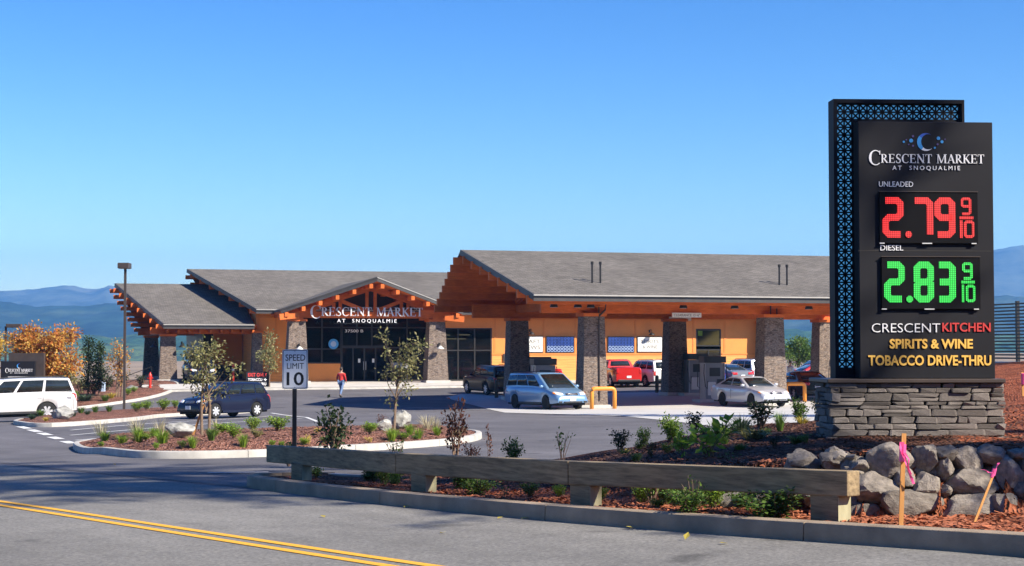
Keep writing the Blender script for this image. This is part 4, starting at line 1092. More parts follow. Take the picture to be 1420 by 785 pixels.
# ================================================================== GUARD RAIL
gr = empty('timber_guard_rail', (*kl(5,-.55),G(*kl(5,-.55))), 0, 'weathered timber guard rail on short posts along the roadside kerb', 'guard rail')
goff = Vector(gr.location)
def t_at(px, s=-.45):
    lo, hi = -6, 16
    for _ in range(40):
        m_ = (lo+hi)/2; x,y = kl(m_,s)
        if CX+F*x/y > px: lo = m_
        else: hi = m_
    return lo
def gz_at(t, py, s=-.45): x,y = kl(t,s); d = ray(0,py); return d.z*y/d.y
jp = [(1174,653.5,689),(787,639.5,672.5),(549,628.5,657),(370,617.5,641)]
jt = [(t_at(a), b, c) for a,b,c in jp]
for i in range(3):
    (t0,a0,b0),(t1,a1,b1) = jt[i],jt[i+1]; t0 += .008; t1 -= .008
    zt0_,zb0_,zt1_,zb1_ = gz_at(t0,a0),gz_at(t0,b0),gz_at(t1,a1),gz_at(t1,b1)
    c0 = (Vector((*kl(t0,-.45),zb0_)),Vector((*kl(t0,-.60),zb0_)),Vector((*kl(t1,-.60),zb1_)),Vector((*kl(t1,-.45),zb1_)))
    c1 = (Vector((*kl(t0,-.45),zt0_)),Vector((*kl(t0,-.60),zt0_)),Vector((*kl(t1,-.60),zt1_)),Vector((*kl(t1,-.45),zt1_)))
    mid = (c0[0]+c0[2])/2; ang = math.atan2(KD.y,KD.x); Ri = Matrix.Rotation(-ang,3,'Z')
    m = MB(); m.hexa([Ri@(v-mid) for v in (*c0,*c1)]); bevel(m.build('beam','green_timber',gr,mid-goff,(0,0,ang)),.012,2)
for px,s in ((1140,-.47),(803,-.47),(580,-.47),(412,-.47)):
    t = t_at(px,s); x,y = kl(t,-.53); g = bed_z(x,y)-.15; zt_ = gz_at(t, np.interp(px,[370,549,787,1174],[641,657,672.5,689]))+.03
    o = bevel(MB().box(-.165,.165,-.06,.09,0,zt_-g).build('post','green_timber',gr,Vector((x,y,g))-goff,(0,0,math.atan2(KD.y,KD.x)+math.pi)),.01)
    MB().box(.1655,.17,-.058,.088,.0,zt_-g-.035).build('sawn_face','cut_timber',o)
tE = jt[0][0]
# ================================================================== SMALL ROADSIDE THINGS
def speed_sign():
    Y = 26.0; x = atY(408,600,Y).x; g = bed_z(x,Y) if wall_q(x,Y)<50 else G(x,Y)
    g = G(x,Y)+.12
    o = empty('speed_limit_sign',(x,Y,g),0,'white speed limit 10 sign on a black post behind the timber rail','sign')
    loc = lambda px,py,yl=0: (atY(px,py,Y+yl).x-x, atY(px,py,Y+yl).z-g)
    x0,z1 = loc(391.5,484.5); x1,z0 = loc(427,539.5)
    MB().box(-.032,.032,0,.05,-.3,z1-.05).build('post','black_metal',o)
    def rr(m,x0,x1,z0,z1,r,y0,y1):
        P = []
        for cx,cz,a in ((x1-r,z1-r,0),(x0+r,z1-r,90),(x0+r,z0+r,180),(x1-r,z0+r,270)):
            for k in range(5): P.append((cx+r*math.cos(R(a+22.5*k)),cz+r*math.sin(R(a+22.5*k))))
        m.prism(P,y0,y1); return m
    pn = rr(MB(),x0,x1,z0,z1,.03,-.006,-.001).build('panel','black_letter',o)
    rr(MB(),x0+.003,x1-.003,z0+.003,z1-.003,.028,-.0075,-.0062).build('edge','sign_white',pn)
    rr(MB(),x0+.012,x1-.012,z0+.012,z1-.012,.024,-.0090,-.0077).build('border','black_letter',pn)
    rr(MB(),x0+.020,x1-.020,z0+.020,z1-.020,.02,-.0105,-.0092).build('face','sign_white',pn)
    for s,(a,b,c,d),bo in (('SPEED',(396,491.5,423.5,500.5),.008),('LIMIT',(398,503.5,421.5,511.5),.0),('10',(397.5,516,421.5,534.5),.015)):
        q0,w0 = loc(a,d); q1,w1 = loc(c,b); text('lettering',s,q0,q1,w0,w1,'black_letter',pn,-.0107,.001,bo)
    for py in (487,537): q,w = loc(409,py); MB().lathe([(.008,-.006),(.008,0)],8,'y',(q,-.0107,w)).build('bolt','steel',pn)
speed_sign()
def stake(px0,py0,px1,py1,Y,label,w=.036):
    a = atY(px0,py0,Y); b = atY(px1,py1,Y+(.12 if px1-px0>10 else .03)); g = a
    o = empty('survey_stake',a,0,label,'stake'); d = b-a
    st = MB(); st.beam(Vector((0,0,0))-d*.12,d,w,w*.55,(0,-1,0)); st.build('stick','stake_wood',o); return o,a,b
o,a,b = stake(1249,737,1253.5,601,13.45,'upright wooden survey stake with long pink ribbon in front of the rock wall')
def rib(parent, pts, w, name='ribbon'):
    m = MB(); vs = []
    for i,p in enumerate(pts):
        p = Vector(p); s = Vector((math.cos(i*.9)*w,math.sin(i*.9)*w*.6,0)); vs += [p-s,p+s]
    m.add(vs,[(2*i,2*i+1,2*i+3,2*i+2) for i in range(len(pts)-1)]); x = m.build(name,'pink_ribbon',parent,fix=False)
    so = x.modifiers.new('s','SOLIDIFY'); so.thickness = .002
P_ = lambda px,py,Y=13.41: atY(px,py,Y)-a
MB().tube([P_(1252,616,13.44),P_(1251.5,640,13.44)],.028,8).build('ribbon_knot','pink_ribbon',o)
rib(o,[P_(1251,613),P_(1249,622),P_(1250,632),P_(1253,640)],.020); rib(o,[P_(1253,632),P_(1257,644),P_(1260,655),P_(1264,663),P_(1267,671)],.014); rib(o,[P_(1254,628),P_(1260,637),P_(1260,650),P_(1263,658)],.012)
o,a,b = stake(1350,728,1380,652,13.25,'thin leaning wooden survey stake with short pink ribbon near the right edge',.018)
P_ = lambda px,py,Y=13.30: atY(px,py,Y)-a
MB().tube([P_(1375,662,13.36),P_(1379,650,13.36)],.016,8).build('ribbon_knot','pink_ribbon',o)
rib(o,[P_(1378,656),P_(1371,655),P_(1367,652),P_(1362,651)],.012); rib(o,[P_(1378,660),P_(1381,652),P_(1383,645),P_(1385,642)],.012)
o,a,b = stake(1419,546,1417.5,516,28,'short survey stake with pink ribbon on the mulch slope beside the fence',.04)
MB().tube([(0,0,.16),(.0,-.02,.34)],.035,8).build('ribbon','pink_ribbon',o)
# lamp posts
def lamp(px,py,ptop,label,hw=.0,side=False,Y=None):
    g = gp(px,py); g.z += .0 if Y is None else 0
    o = empty('lamp_post',g,0,label,'lamp post'); h = atY(px,ptop,g.y).z-g.z
    MB().lathe([(.30,-.2),(.30,.22),(.28,.25)],16).build('footing','concrete',o)
    MB().box(-.06,.06,-.06,.06,.25,h-.2).build('pole','bronze_metal',o)
    hd = bevel(MB().box(-.30,.30,-.55,.15,h-.30,h).build('lamp_head','bronze_metal',o) if not side else MB().box(.05,1.0,-.2,.2,h-.28,h-.05).build('lamp_head','bronze_metal',o),.02)
    (MB().box(-.24,.24,-.5,.0,h-.312,h-.301) if not side else MB().box(.15,.9,-.15,.15,h-.292,h-.281)).build('lens','gutter',hd)
    return o
o = lamp(172,573,362,'tall square brown lamp post standing on the planted island at left')
o.location.z = isl_z('lamp_island', o.location.x, o.location.y)-.12
o = lamp(7,548,446,'distant lamp post with side arm behind the thank you sign at far left', side=True); o.location.z -= .1
# ================================================================== CARS
def lerp(a,b,t): return a+(b-a)*t
for nm,cl in (('paint_white',(.60,.60,.60)),('paint_navy',(.007,.010,.030)),('paint_black',(.012,.013,.012)),('paint_blue',(.15,.28,.46)),('paint_red',(.50,.012,.010)),('paint_silver',(.48,.50,.55)),('paint_grey',(.20,.215,.25)),('paint_royal',(.02,.05,.28)),('paint_pale',(.62,.66,.75))):
    m_ = pm(nm, cl, .32, metal=.25 if nm in ('paint_blue','paint_silver','paint_grey','paint_pale') else 0, var=.03, coat=.9 if max(cl)>.1 else .35, spec=.5 if max(cl)>.1 else .25)
def car(name, label, pos, psi, paint, L, W, H, wb, rw, fo, deck, gh, wins, group=None, cat='car', rails=False, rim='rim', grille=True, roofw=.74, tail='low', mid=None, band=None):
    """x forward, y to the left; deck = top line of the lower body; gh = greenhouse (rear base, rear top, front top, front base)"""
    o = empty(name, pos, psi, label, cat, group)
    xf, xr = L/2-fo, L/2-fo-wb; hl = L/2
    dx = [p for p,_ in deck]; dz = [z for _,z in deck]; D = lambda x: float(np.interp(x,dx,dz))
    ra = rw*1.16; sill = .24+.10*(rw-.3)/.08 if rw>.3 else .22
    xs = set(np.round(np.linspace(-hl,hl,27),3)) | set(np.round(dx,3))
    for xa in (xf,xr): xs |= set(np.round(xa+ra*np.cos(np.linspace(0,math.pi,13)),3))
    for e in (-hl,hl): xs |= {round(e*(1-q),3) for q in (.01,.025,.05,.08)}
    xs = sorted(x for x in xs if -hl<=x<=hl); xs = [x for i,x in enumerate(xs) if i==0 or x-xs[i-1]>.012]
    def hw(x):
        q = max(0,(abs(x)-hl*.62)/(hl*.38)); return W/2*(1-(.17 if x>0 else .11)*q**2.3)
    b = MB(); n = 0; vs = []; fs = []; SEC = 13
    for x in xs:
        w = hw(x); zd = D(x); zl = sill+.06*max(0,(abs(x)-hl*.8)/(hl*.2))
        for xa in (xf,xr):
            if abs(x-xa) < ra: zl = max(zl, rw+math.sqrt(max(0,ra*ra-(x-xa)**2)))
        zl = min(zl, zd-.12); zs_ = zd-.13*min(1,(zd-zl)/.3)
        half = [(w*.945,zl),(w*.985,lerp(zl,zs_,.35)),(w,lerp(zl,zs_,.72)),(w*.982,zs_),(w*.93,lerp(zs_,zd,.75)),(w*.78,zd+.012)]
        sec = half+[(0,zd+.035)]+[(-y,z) for y,z in reversed(half)]
        vs += [(x,y,z) for y,z in sec]; n += 1
    for i in range(n-1):
        for j in range(SEC-1): fs.append((i*SEC+j,i*SEC+j+1,(i+1)*SEC+j+1,(i+1)*SEC+j))
    fs += [tuple(range(SEC)), tuple(range((n-1)*SEC,n*SEC))]
    b.add(vs,fs); bd = b.build('body',paint,o,sharp=42)
    u = MB(); u.box(-hl*.93,hl*.93,-W*.40,W*.40,.2,.42)
    for xa in (xf,xr): u.box(xa-ra*1.02,xa+ra*1.02,-W*.455,W*.455,.3,rw+ra*.98)
    u.build('underbody','well',o)
    # greenhouse
    xr0,xr1,xf1,xf0 = gh; zr0, zf0 = D(xr0)-.02, D(xf0)-.02; zt = H-.055; wB0, wB1, wT = hw(xr0)*.945, W/2*.945, W/2*roofw
    g = MB(); ring = lambda x,y,z: (x,y,z)
    base = [(xr0,-wB0,zr0),(xf0,-W/2*.90,zf0),(xf0,W/2*.90,zf0),(xr0,wB0,zr0)]
    mxB = [(lerp(xr0,xf0,t)) for t in (0,.33,.67,1)]; mxT = [lerp(xr1,xf1,t) for t in (0,.33,.67,1)]
    vs=[]; 
    wBs = [wB0,W/2*.945,W/2*.945,W/2*.90]; zB = [zr0]+[D(x)-.02 for x in mxB[1:3]]+[zf0]
    wTs = [wT*.96,wT,wT,wT*.97]
    zTs = [zt-.035,zt,zt,zt-.03]
    for k in range(4): vs += [(mxB[k],-wBs[k],zB[k]),(mxT[k],-wTs[k],zTs[k]),(mxT[k],-wTs[k]*.82,zTs[k]+.045),(mxT[k],0,zTs[k]+.06),(mxT[k],wTs[k]*.82,zTs[k]+.045),(mxT[k],wTs[k],zTs[k]),(mxB[k],wBs[k],zB[k])]
    fs = []
    for k in range(3):
        for j in range(6): fs.append((k*7+j,k*7+j+1,(k+1)*7+j+1,(k+1)*7+j))
    fs += [tuple(range(7)), tuple(range(21,28))]
    g.add(vs,fs); ghm = g.build('cabin',paint,o,sharp=35); bevel(ghm,.03,2)
    def side(s,t,sg,off=.012):
        kx = s*3; i = min(2,int(kx)); f = kx-i
        B_ = Vector((lerp(mxB[i],mxB[i+1],f), lerp(wBs[i],wBs[i+1],f), lerp(zB[i],zB[i+1],f))); T_2 = Vector((lerp(mxT[i],mxT[i+1],f), lerp(wTs[i],wTs[i+1],f), lerp(zTs[i],zTs[i+1],f)))
        P = B_.lerp(T_2,t); return Vector((P.x, sg*(P.y+off), P.z))
    for sg in (-1,1):
        for s0,s1 in wins:
            m = MB(); k = 4; vs = []; 
            for i in range(k+1):
                s = lerp(s0,s1,i/k); vs += [side(s,.13,sg),side(s,.90,sg),side(s,.13,sg,-.01),side(s,.90,sg,-.01)]
            m.add(vs,[(4*i,4*i+1,4*i+5,4*i+4) for i in range(k)]+[(4*i+1,4*i+3,4*i+7,4*i+5) for i in range(k)]+[(4*i,4*i+4,4*i+6,4*i+2) for i in range(k)])
            m.build('side_window','car_glass',o,smooth=True)
        # mirror, seams, handle
        mp = side(.93 if gh[3]>gh[2] else .9,.06,sg)
        bm_ = MB(); bm_.lathe([(.02,-.09),(.10,-.06),(.115,0),(.10,.06),(.02,.09)],10,'z'); mo = bm_.build('mirror',paint,o,(mp.x-.05,mp.y+sg*.10,mp.z+.07),smooth=True); mo.scale = (.75,1.05,.85)
        for s0,s1 in wins[:2]:
            xx = lerp(lerp(xr0,xf0,s0),lerp(xr1,xf1,s0),.2)-.03
            zlo = sill+.12
            if min(abs(xx-xf),abs(xx-xr)) < ra: zlo = rw+ra+.02
            MB().box(xx-.006,xx+.006,sg*W/2-.004,sg*W/2+.003,zlo,D(xx)-.14).build('door_seam','well',o)
            MB().box(xx+.06,xx+.24,min(sg*W/2*.985,sg*(W/2+.018)),max(sg*W/2*.985,sg*(W/2+.018)),D(xx)-.24,D(xx)-.20).build('door_handle',paint,o)
        if band: MB().box(-hl*.9,hl*.75,min(sg*W/2*.99,sg*(W/2+.008)),max(sg*W/2*.99,sg*(W/2+.008)),band[1],band[2]).build('side_band',band[0],o)
    def endq(fr,name,a=.08,t0=.07,t1=.93):
        k = 3 if fr else 0
        Bl,Br,Tl,Tr = [Vector(v) for v in ((mxB[k],wBs[k],zB[k]),(mxB[k],-wBs[k],zB[k]),(mxT[k],wTs[k],zTs[k]+.02),(mxT[k],-wTs[k],zTs[k]+.02))]
        nrm = (Br-Bl).cross(Tl-Bl).normalized(); nrm = nrm if (nrm.x>0)==fr else -nrm
        m = MB(); vs = []
        for i in range(7):
            s = lerp(a,1-a,i/6); bow = (1-(2*s-1)**2)*.025
            for t in (t0,t1): P = (Bl.lerp(Br,s)).lerp(Tl.lerp(Tr,s),t)+nrm*(.012+bow); vs.append(P)
            for t in (t0,t1): P = (Bl.lerp(Br,s)).lerp(Tl.lerp(Tr,s),t)-nrm*.01; vs.append(P)
        m.add(vs,[(4*i,4*i+1,4*i+5,4*i+4) for i in range(6)]+[(4*i+1,4*i+3,4*i+7,4*i+5) for i in range(6)]+[(4*i,4*i+4,4*i+6,4*i+2) for i in range(6)]+[(0,2,3,1),(24,25,27,26)])
        m.build(name,'car_glass',o,smooth=True)
    endq(True,'windscreen'); endq(False,'rear_window',.11,.22 if tail!='low' else .10,.9)
    # front and rear ends: lamps, grille and plates laid on the body's own surface
    from mathutils.bvhtree import BVHTree
    bv = BVHTree.FromPolygons([v.co for v in bd.data.vertices],[tuple(p.vertices) for p in bd.data.polygons])
    def patch(name, mat, y0, y1, z0, z1, front=True, off=.012, nu=6, nv=4, skew=0.0, pinch=0.0):
        m = MB(); vs = []; s_ = 1 if front else -1
        for i in range(nu+1):
            for j in range(nv+1):
                u_ = i/nu; v_ = j/nv; y = lerp(y0,y1,u_); zc_ = (z0+z1)/2; hh_ = (z1-z0)/2*(1-pinch*abs(2*u_-1)**2 if pinch>0 else 1); z = zc_+(2*v_-1)*hh_+skew*u_
                h = bv.ray_cast(Vector((s_*(hl+1),y,z)),Vector((-s_,0,0)))
                if h[0] is None: h = (Vector((s_*hl*.9,y,z)),Vector((s_,0,0)))
                nn = h[1] if h[1].x*s_ > 0 else -h[1]; P = h[0]+nn*off; P.x = s_*max(s_*P.x, hl*.80 if front else hl*.86); vs.append(P)
        k = nv+1
        m.add(vs,[(i*k+j,i*k+j+1,(i+1)*k+j+1,(i+1)*k+j) for i in range(nu) for j in range(nv)])
        q = m.build(name,mat,o,smooth=True); sd = q.modifiers.new('t','SOLIDIFY'); sd.thickness = .02; sd.offset = -1
        return q
    zh = D(hl*.84)-.10; wf = hw(hl*.9); wr_ = hw(-hl*.95)
    lh = .062 if H < 1.6 else .078
    for sg in (-1,1):
        patch('headlight','headlight',sg*wf*.52,sg*wf*.97,zh-lh,zh+lh,skew=.05,pinch=.35)
        patch('indicator','amber',sg*wf*.90,sg*wf*.985,zh-lh*.2,zh+lh*.75,skew=.02,off=.016)
        patch('fog_lamp','plastic',sg*W*.30,sg*W*.40,.33,.41)
        zt_ = {'low':D(-hl*.93)-.17,'mid':D(-hl*.93)-.22,'high':D(-hl*.93)-.18}[tail]; hh = {'low':.075,'mid':.17,'high':.17}[tail]; yi = {'low':.50,'mid':.80,'high':.82}[tail]
        patch('taillight','taillight',sg*wr_*yi,sg*wr_*.975,zt_-hh,zt_+hh,front=False)
    if grille:
        patch('grille','plastic',-W*.17,W*.17,zh-.075,zh+.035,pinch=.25)
        for dz in (-.055,-.02,.015): patch('grille_bar','chrome',-W*.15,W*.15,zh+dz-.006,zh+dz+.006,off=.02,nv=1)
    patch('air_intake','plastic',-W*.27,W*.27,.30,.40,pinch=.2)
    MB().box(-.004,.012,-.155,.155,-.075,.075).build('number_plate','plate',o,((bv.ray_cast(Vector((9,0,.49)),Vector((-1,0,0)))[0] or Vector((hl,0,0))).x+.012,0,.49))
    MB().box(-.012,.004,-.155,.155,-.075,.075).build('number_plate','plate',o,((bv.ray_cast(Vector((-9,0,.70)),Vector((1,0,0)))[0] or Vector((-hl,0,0))).x-.012,0,.70))
    bevel(MB().box(-.02,.10,-W*.40,W*.40,-.07,.07).build('rear_bumper','plastic' if tail!='low' else paint,o,(-hl-.02,0,.46)),.03,2)
    for sg in (-1,1):
        MB().box(xr+ra+.02,xf-ra-.02,min(sg*W*.474,sg*W*.492),max(sg*W*.474,sg*W*.492),sill-.03,sill+.07).build('sill','plastic' if max(M[paint].diffuse_color[:3])<2 and H>1.6 else paint,o)
    for xa in (xf,xr):
        for sg in (-1,1):
            t = MB(); wd = .105; t.lathe([(rw*.60,-wd),(rw*.93,-wd),(rw,-wd*.7),(rw,wd*.7),(rw*.93,wd),(rw*.60,wd)],22,'y')
            wh = t.build('wheel','tyre',o,(xa,sg*(W/2-.125),rw),sharp=40)
            r_ = MB(); yo = sg*(wd-.02); r_.lathe([(rw*.66,yo-.012),(rw*.66,yo+.01),(rw*.60,yo+.006)],20,'y'); 
            r2 = r_.build('rim',rim,wh,smooth=False)
            d_ = MB(); d_.lathe([(rw*.60,yo-.03),(rw*.60,yo-.02)],18,'y'); d_.build('brake','well',wh)
            s_m = MB()
            for k in range(7):
                a = 2*math.pi*k/7+.3; s_m.beam((0,yo+.008,0),(rw*.62*math.cos(a),yo+.008,rw*.62*math.sin(a)),rw*.24,.025,(0,1,0))
            s_m.lathe([(rw*.18,yo-.01),(rw*.18,yo+.03)],10,'y'); s_m.build('spokes',rim,wh)
    if rails:
        for sg in (-1,1): MB().tube([(xr1+.15,sg*wT*.86,H-.03),(xr1+.25,sg*wT*.86,H+.03),(xf1-.35,sg*wT*.86,H+.03),(xf1-.25,sg*wT*.86,H-.03)],.02,6).build('roof_rail','plastic',o)
    # settle on the slope: wheels follow the ground
    fx, fy = math.cos(psi), math.sin(psi); px_, py_ = pos[0], pos[1]
    za = GG(px_+fx*wb/2,py_+fy*wb/2); zb_ = GG(px_-fx*wb/2,py_-fy*wb/2); zc = GG(px_-fy*.75,py_+fx*.75); zd_ = GG(px_+fy*.75,py_-fx*.75)
    o.rotation_mode = 'XYZ'; o.rotation_euler = (math.atan2(zc-zd_,1.5), -math.atan2(za-zb_,wb), psi); o.location.z = (za+zb_)/2+.012
    return o
GG = G
SEDAN = dict(L=4.93,W=1.85,H=1.47,wb=2.74,rw=.325,fo=.98,deck=[(-2.465,.62),(-2.44,.92),(-2.3,1.02),(-1.8,1.06),(-.9,1.02),(.6,.98),(1.1,.985),(1.5,.93),(2.0,.83),(2.3,.70),(2.44,.58),(2.465,.45)],gh=(-1.95,-1.05,.25,1.15),wins=[(.12,.49),(.53,.88)])
VAN = dict(L=5.10,W=1.94,H=1.76,wb=3.0,rw=.33,fo=1.0,deck=[(-2.55,.70),(-2.53,1.02),(-2.3,1.08),(0,1.06),(1.2,1.03),(1.7,.98),(2.1,.86),(2.38,.74),(2.52,.60),(2.55,.44)],gh=(-2.5,-2.28,.50,1.68),wins=[(.02,.30),(.32,.58),(.60,.86)],tail='high',roofw=.78,rails=True)
WAGON = dict(L=4.25,W=1.72,H=1.56,wb=2.48,rw=.32,fo=.86,deck=[(-2.125,.65),(-2.10,.98),(-1.95,1.04),(0,1.0),(.9,.98),(1.3,.95),(1.75,.86),(2.0,.74),(2.1,.6),(2.125,.45)],gh=(-2.03,-1.72,.30,1.12),wins=[(.05,.26),(.29,.58),(.61,.87)],tail='mid',roofw=.77,rails=True)
SUV = dict(L=4.75,W=1.86,H=1.76,wb=2.75,rw=.37,fo=.85,deck=[(-2.375,.62),(-2.36,1.08),(-2.2,1.13),(0,1.11),(1.0,1.10),(1.4,1.09),(2.0,1.03),(2.25,.95),(2.34,.8),(2.375,.5)],gh=(-2.33,-2.10,.40,1.05),wins=[(.04,.28),(.31,.60),(.63,.88)],tail='mid',roofw=.80,rails=True)
BIGSUV = dict(L=5.65,W=2.02,H=1.93,wb=3.30,rw=.40,fo=1.0,deck=[(-2.825,.68),(-2.81,1.18),(-2.65,1.24),(0,1.22),(1.2,1.20),(1.7,1.18),(2.4,1.10),(2.68,1.02),(2.79,.85),(2.825,.5)],gh=(-2.78,-2.52,.62,1.45),wins=[(.03,.33),(.36,.63),(.66,.89)],tail='mid',roofw=.80,rails=True)
PICKUP = dict(L=5.4,W=1.92,H=1.80,wb=3.3,rw=.39,fo=.9,deck=[(-2.7,.68),(-2.69,1.26),(-2.6,1.30),(-.75,1.30),(-.7,1.14),(1.0,1.13),(1.4,1.11),(2.2,1.04),(2.5,.94),(2.65,.8),(2.7,.5)],gh=(-.82,-.55,.55,1.2),wins=[(.08,.45),(.49,.88)],tail='mid',roofw=.80)
def put(px,py): g = gp(px,py); return (g.x,g.y,g.z)
car('parked_suv','white full-size SUV with roof rails driving past the thank you sign at left',put(13,585),R(206),'paint_white',**BIGSUV,cat='car')
car('parked_car','dark navy compact wagon parked nose to the planted island at left',put(311,579.5),R(233),'paint_navy',**WAGON,cat='car')
car('minivan','light blue minivan with headlights towards us under the fuel canopy',put(757,567),R(-61),'paint_blue',**VAN,rim='dark_rim',cat='van')
car('parked_car','silver sedan turned towards us beside the concrete slab edge',put(1041,563.5),R(-67),'paint_silver',**SEDAN,rim='dark_rim',cat='car')
car('parked_suv','black SUV seen from behind left of the nearest canopy column',put(680,546.5),R(116),'paint_black',**SUV,cat='car')
GG = lambda x,y: G(x,y)
car('pickup_truck','red pickup with white side band behind the blue minivan',put(741,538),R(112),'paint_red',**PICKUP,cat='truck',band=('paint_white',.98,1.16))
car('pickup_truck','bright red pickup seen from behind, parked facing the patterned wall panels',put(856,536),R(103),'paint_red',**PICKUP,cat='truck')
car('parked_suv','white SUV with dark rear window parked below the spirits and wine sign',put(899,535.5),R(113),'paint_white',**SUV,cat='car')
car('parked_car','royal blue sedan half hidden behind a fuel pump',put(966,536),R(112),'paint_royal',**SEDAN,cat='car')
car('parked_car','grey sedan parked by the side door, its tail towards us',put(1000,535.5),R(118),'paint_grey',**SEDAN,cat='car')
car('parked_suv','pale silver SUV parked between the grey sedan and the stone corner',put(1033,534.5),R(112),'paint_pale',**SUV,cat='car')
car('parked_car','black sedan with red tail lights under the right end of the canopy',put(1112,552),R(100),'paint_black',**SEDAN,cat='car')
car('parked_car','red sedan behind the black sedan at the right of the canopy',put(1128,537.5),R(190),'paint_red',**SEDAN,cat='car')
car('parked_car','pale car behind the red sedan at the right of the canopy',put(1132,528),R(200),'paint_pale',**WAGON,cat='car')
car('parked_suv','dark blue SUV facing us inside the drive-through lane',put(276,530.5),R(-72),'paint_navy',**SUV,cat='car')
# ================================================================== FORECOURT FURNITURE
def dispenser(u, p, label):
    P = bw(u,p); g = G(P.x,P.y)
    o = empty('fuel_pump',(P.x,P.y,g),BROT,label,'fuel pump','pumps under the fuel canopy')
    bevel(MB().box(-.95,.95,-.55,.55,-.1,.16).build('island_base','concrete',o),.03)
    MB().box(-.52,.52,-.33,.33,.16,2.05).build('cabinet','cabinet_grey',o)
    bevel(MB().box(-.62,.62,-.42,.42,2.06,2.40).build('header','cabinet_dark',o),.02)
    for x in (-.56,.525): MB().box(x,x+.035,-.36,.36,.16,2.05).build('side_post','steel',o)
    for sg in (-1,1):
        y = sg*.332
        MB().box(-.30,.30,min(y,y+sg*.012),max(y,y+sg*.012),1.35,1.80).build('screen','cabinet_dark',o)
        MB().box(-.40,.05,min(y,y+sg*.012),max(y,y+sg*.012),.35,1.05).build('lower_panel','panel_white',o)
        MB().box(.12,.5,min(y,y+sg*.05),max(y,y+sg*.05),.75,1.2).build('nozzle_holster','plastic',o)
        MB().tube([(.42,y+sg*.06,1.0),(.46,y+sg*.16,.6),(.58,y+sg*.2,.55),(.66,y+sg*.12,1.2),(.60,y+sg*.08,2.0)],.022,6).build('hose','black_letter',o)
        MB().tube([(-.42,y+sg*.06,1.1),(-.5,y+sg*.18,.7),(-.62,y+sg*.2,.8),(-.66,y+sg*.1,1.5),(-.62,y+sg*.06,2.0)],.022,6).build('hose','black_letter',o)
    return o
dispenser(1.15,12.6,'grey fuel pump beside the leftmost dark canopy column, behind the minivan')
dispenser(-.55,6.2,'dark fuel pump left of the near canopy column with the orange guard')
dispenser(10.35,11.9,'grey fuel pump standing free beside the middle rear canopy column')
dispenser(8.3,4.6,'fuel pump with dark header left of the right front canopy column')
dispenser(20.2,12.2,'fuel pump half hidden by the price sign at the right end of the canopy')
def hoop(px,py,w,h,label,rz=BROT):
    g = gp(px,py); o = empty('pump_guard',g,rz,label,'bollard'); a = w/2; r = .16; pts = [(-a,0,-.1),(-a,0,h-r)]
    for k in range(1,6): t = R(180-18*k); pts.append((-a+r+r*math.cos(t),0,h-r+r*math.sin(t)))
    for k in range(0,5): t = R(90-18*k); pts.append((a-r+r*math.cos(t),0,h-r+r*math.sin(t)))
    pts += [(a,0,h-r),(a,0,-.1)]
    MB().tube(pts,.10,12).build('bent_pipe','orange_pipe',o,smooth=True)
    for x in (-a,a): MB().lathe([(.15,-.05),(.15,.02)],12,'z',(x,0,0)).build('floor_collar','concrete',o)
hoop(836.5,567.5,1.15,.98,'orange hoop guard in front of the near canopy column')
hoop(1103,558,1.05,.95,'orange hoop guard beside the bonnet of the silver sedan')
hoop(1118,546,1.05,.85,'orange hoop guard behind the black sedan at the right')
for px,py,l in ((688.5,552,'brown bollard behind the black SUV'),(911,545,'brown bollard left of the middle rear canopy column'),(997,551,'brown bollard behind the silver sedan')):
    g = gp(px,py); o = empty('bollard',g,0,l,'bollard'); MB().lathe([(.11,-.1),(.11,.95),(.09,1.03),(.03,1.06)],12).build('post','brown_bollard',o,smooth=True); MB().lathe([(.15,-.05),(.15,.02)],12).build('collar','concrete',o)
# small signs by the store
def post_sign(px,py,ptop,w,h,label,face='sign_white'):
    g = gp(px,py); g.z += .13; Y = g.y; o = empty('parking_sign',g,BROT*.5,label,'sign'); z1 = atY(px,ptop,Y).z-g.z
    MB().tube([(0,0,-.3),(0,0,z1)],.03,8).build('post','black_metal',o); p = MB().box(-w/2,w/2,-.05,-.035,z1-h,z1).build('panel',face,o)
    MB().box(-w*.3,w*.3,-.055,-.051,z1-h*.62,z1-h*.15).build('symbol','blue_dot',p); MB().box(-w*.06,w*.14,-.058,-.0555,z1-h*.52,z1-h*.22).build('figure','panel_white',p)
post_sign(625,531,495,.42,.72,'white and blue accessible parking sign left of the store window')
g = gp(357,540); g.z += .1; o = empty('exit_sign',g,BROT,'black exit only tobacco drive-thru sign in the small bed by the left wall','sign')
s_ = 20.6
MB().box(-.72,.72,-.06,.06,.0,1.05).build('board','sign_face',o)
text('lettering','EXIT ONLY',-.62,.60,.72,.96,'red_letter',o,-.061,.01,.03)
text('lettering','TOBACCO',-.62,.30,.44,.62,'white_letter',o,-.061,.01,.02); text('lettering','DRIVE-THRU',-.62,.55,.16,.34,'white_letter',o,-.061,.01,.02); text('arrow','+',.40,.58,.44,.62,'white_letter',o,-.061,.01,.02)
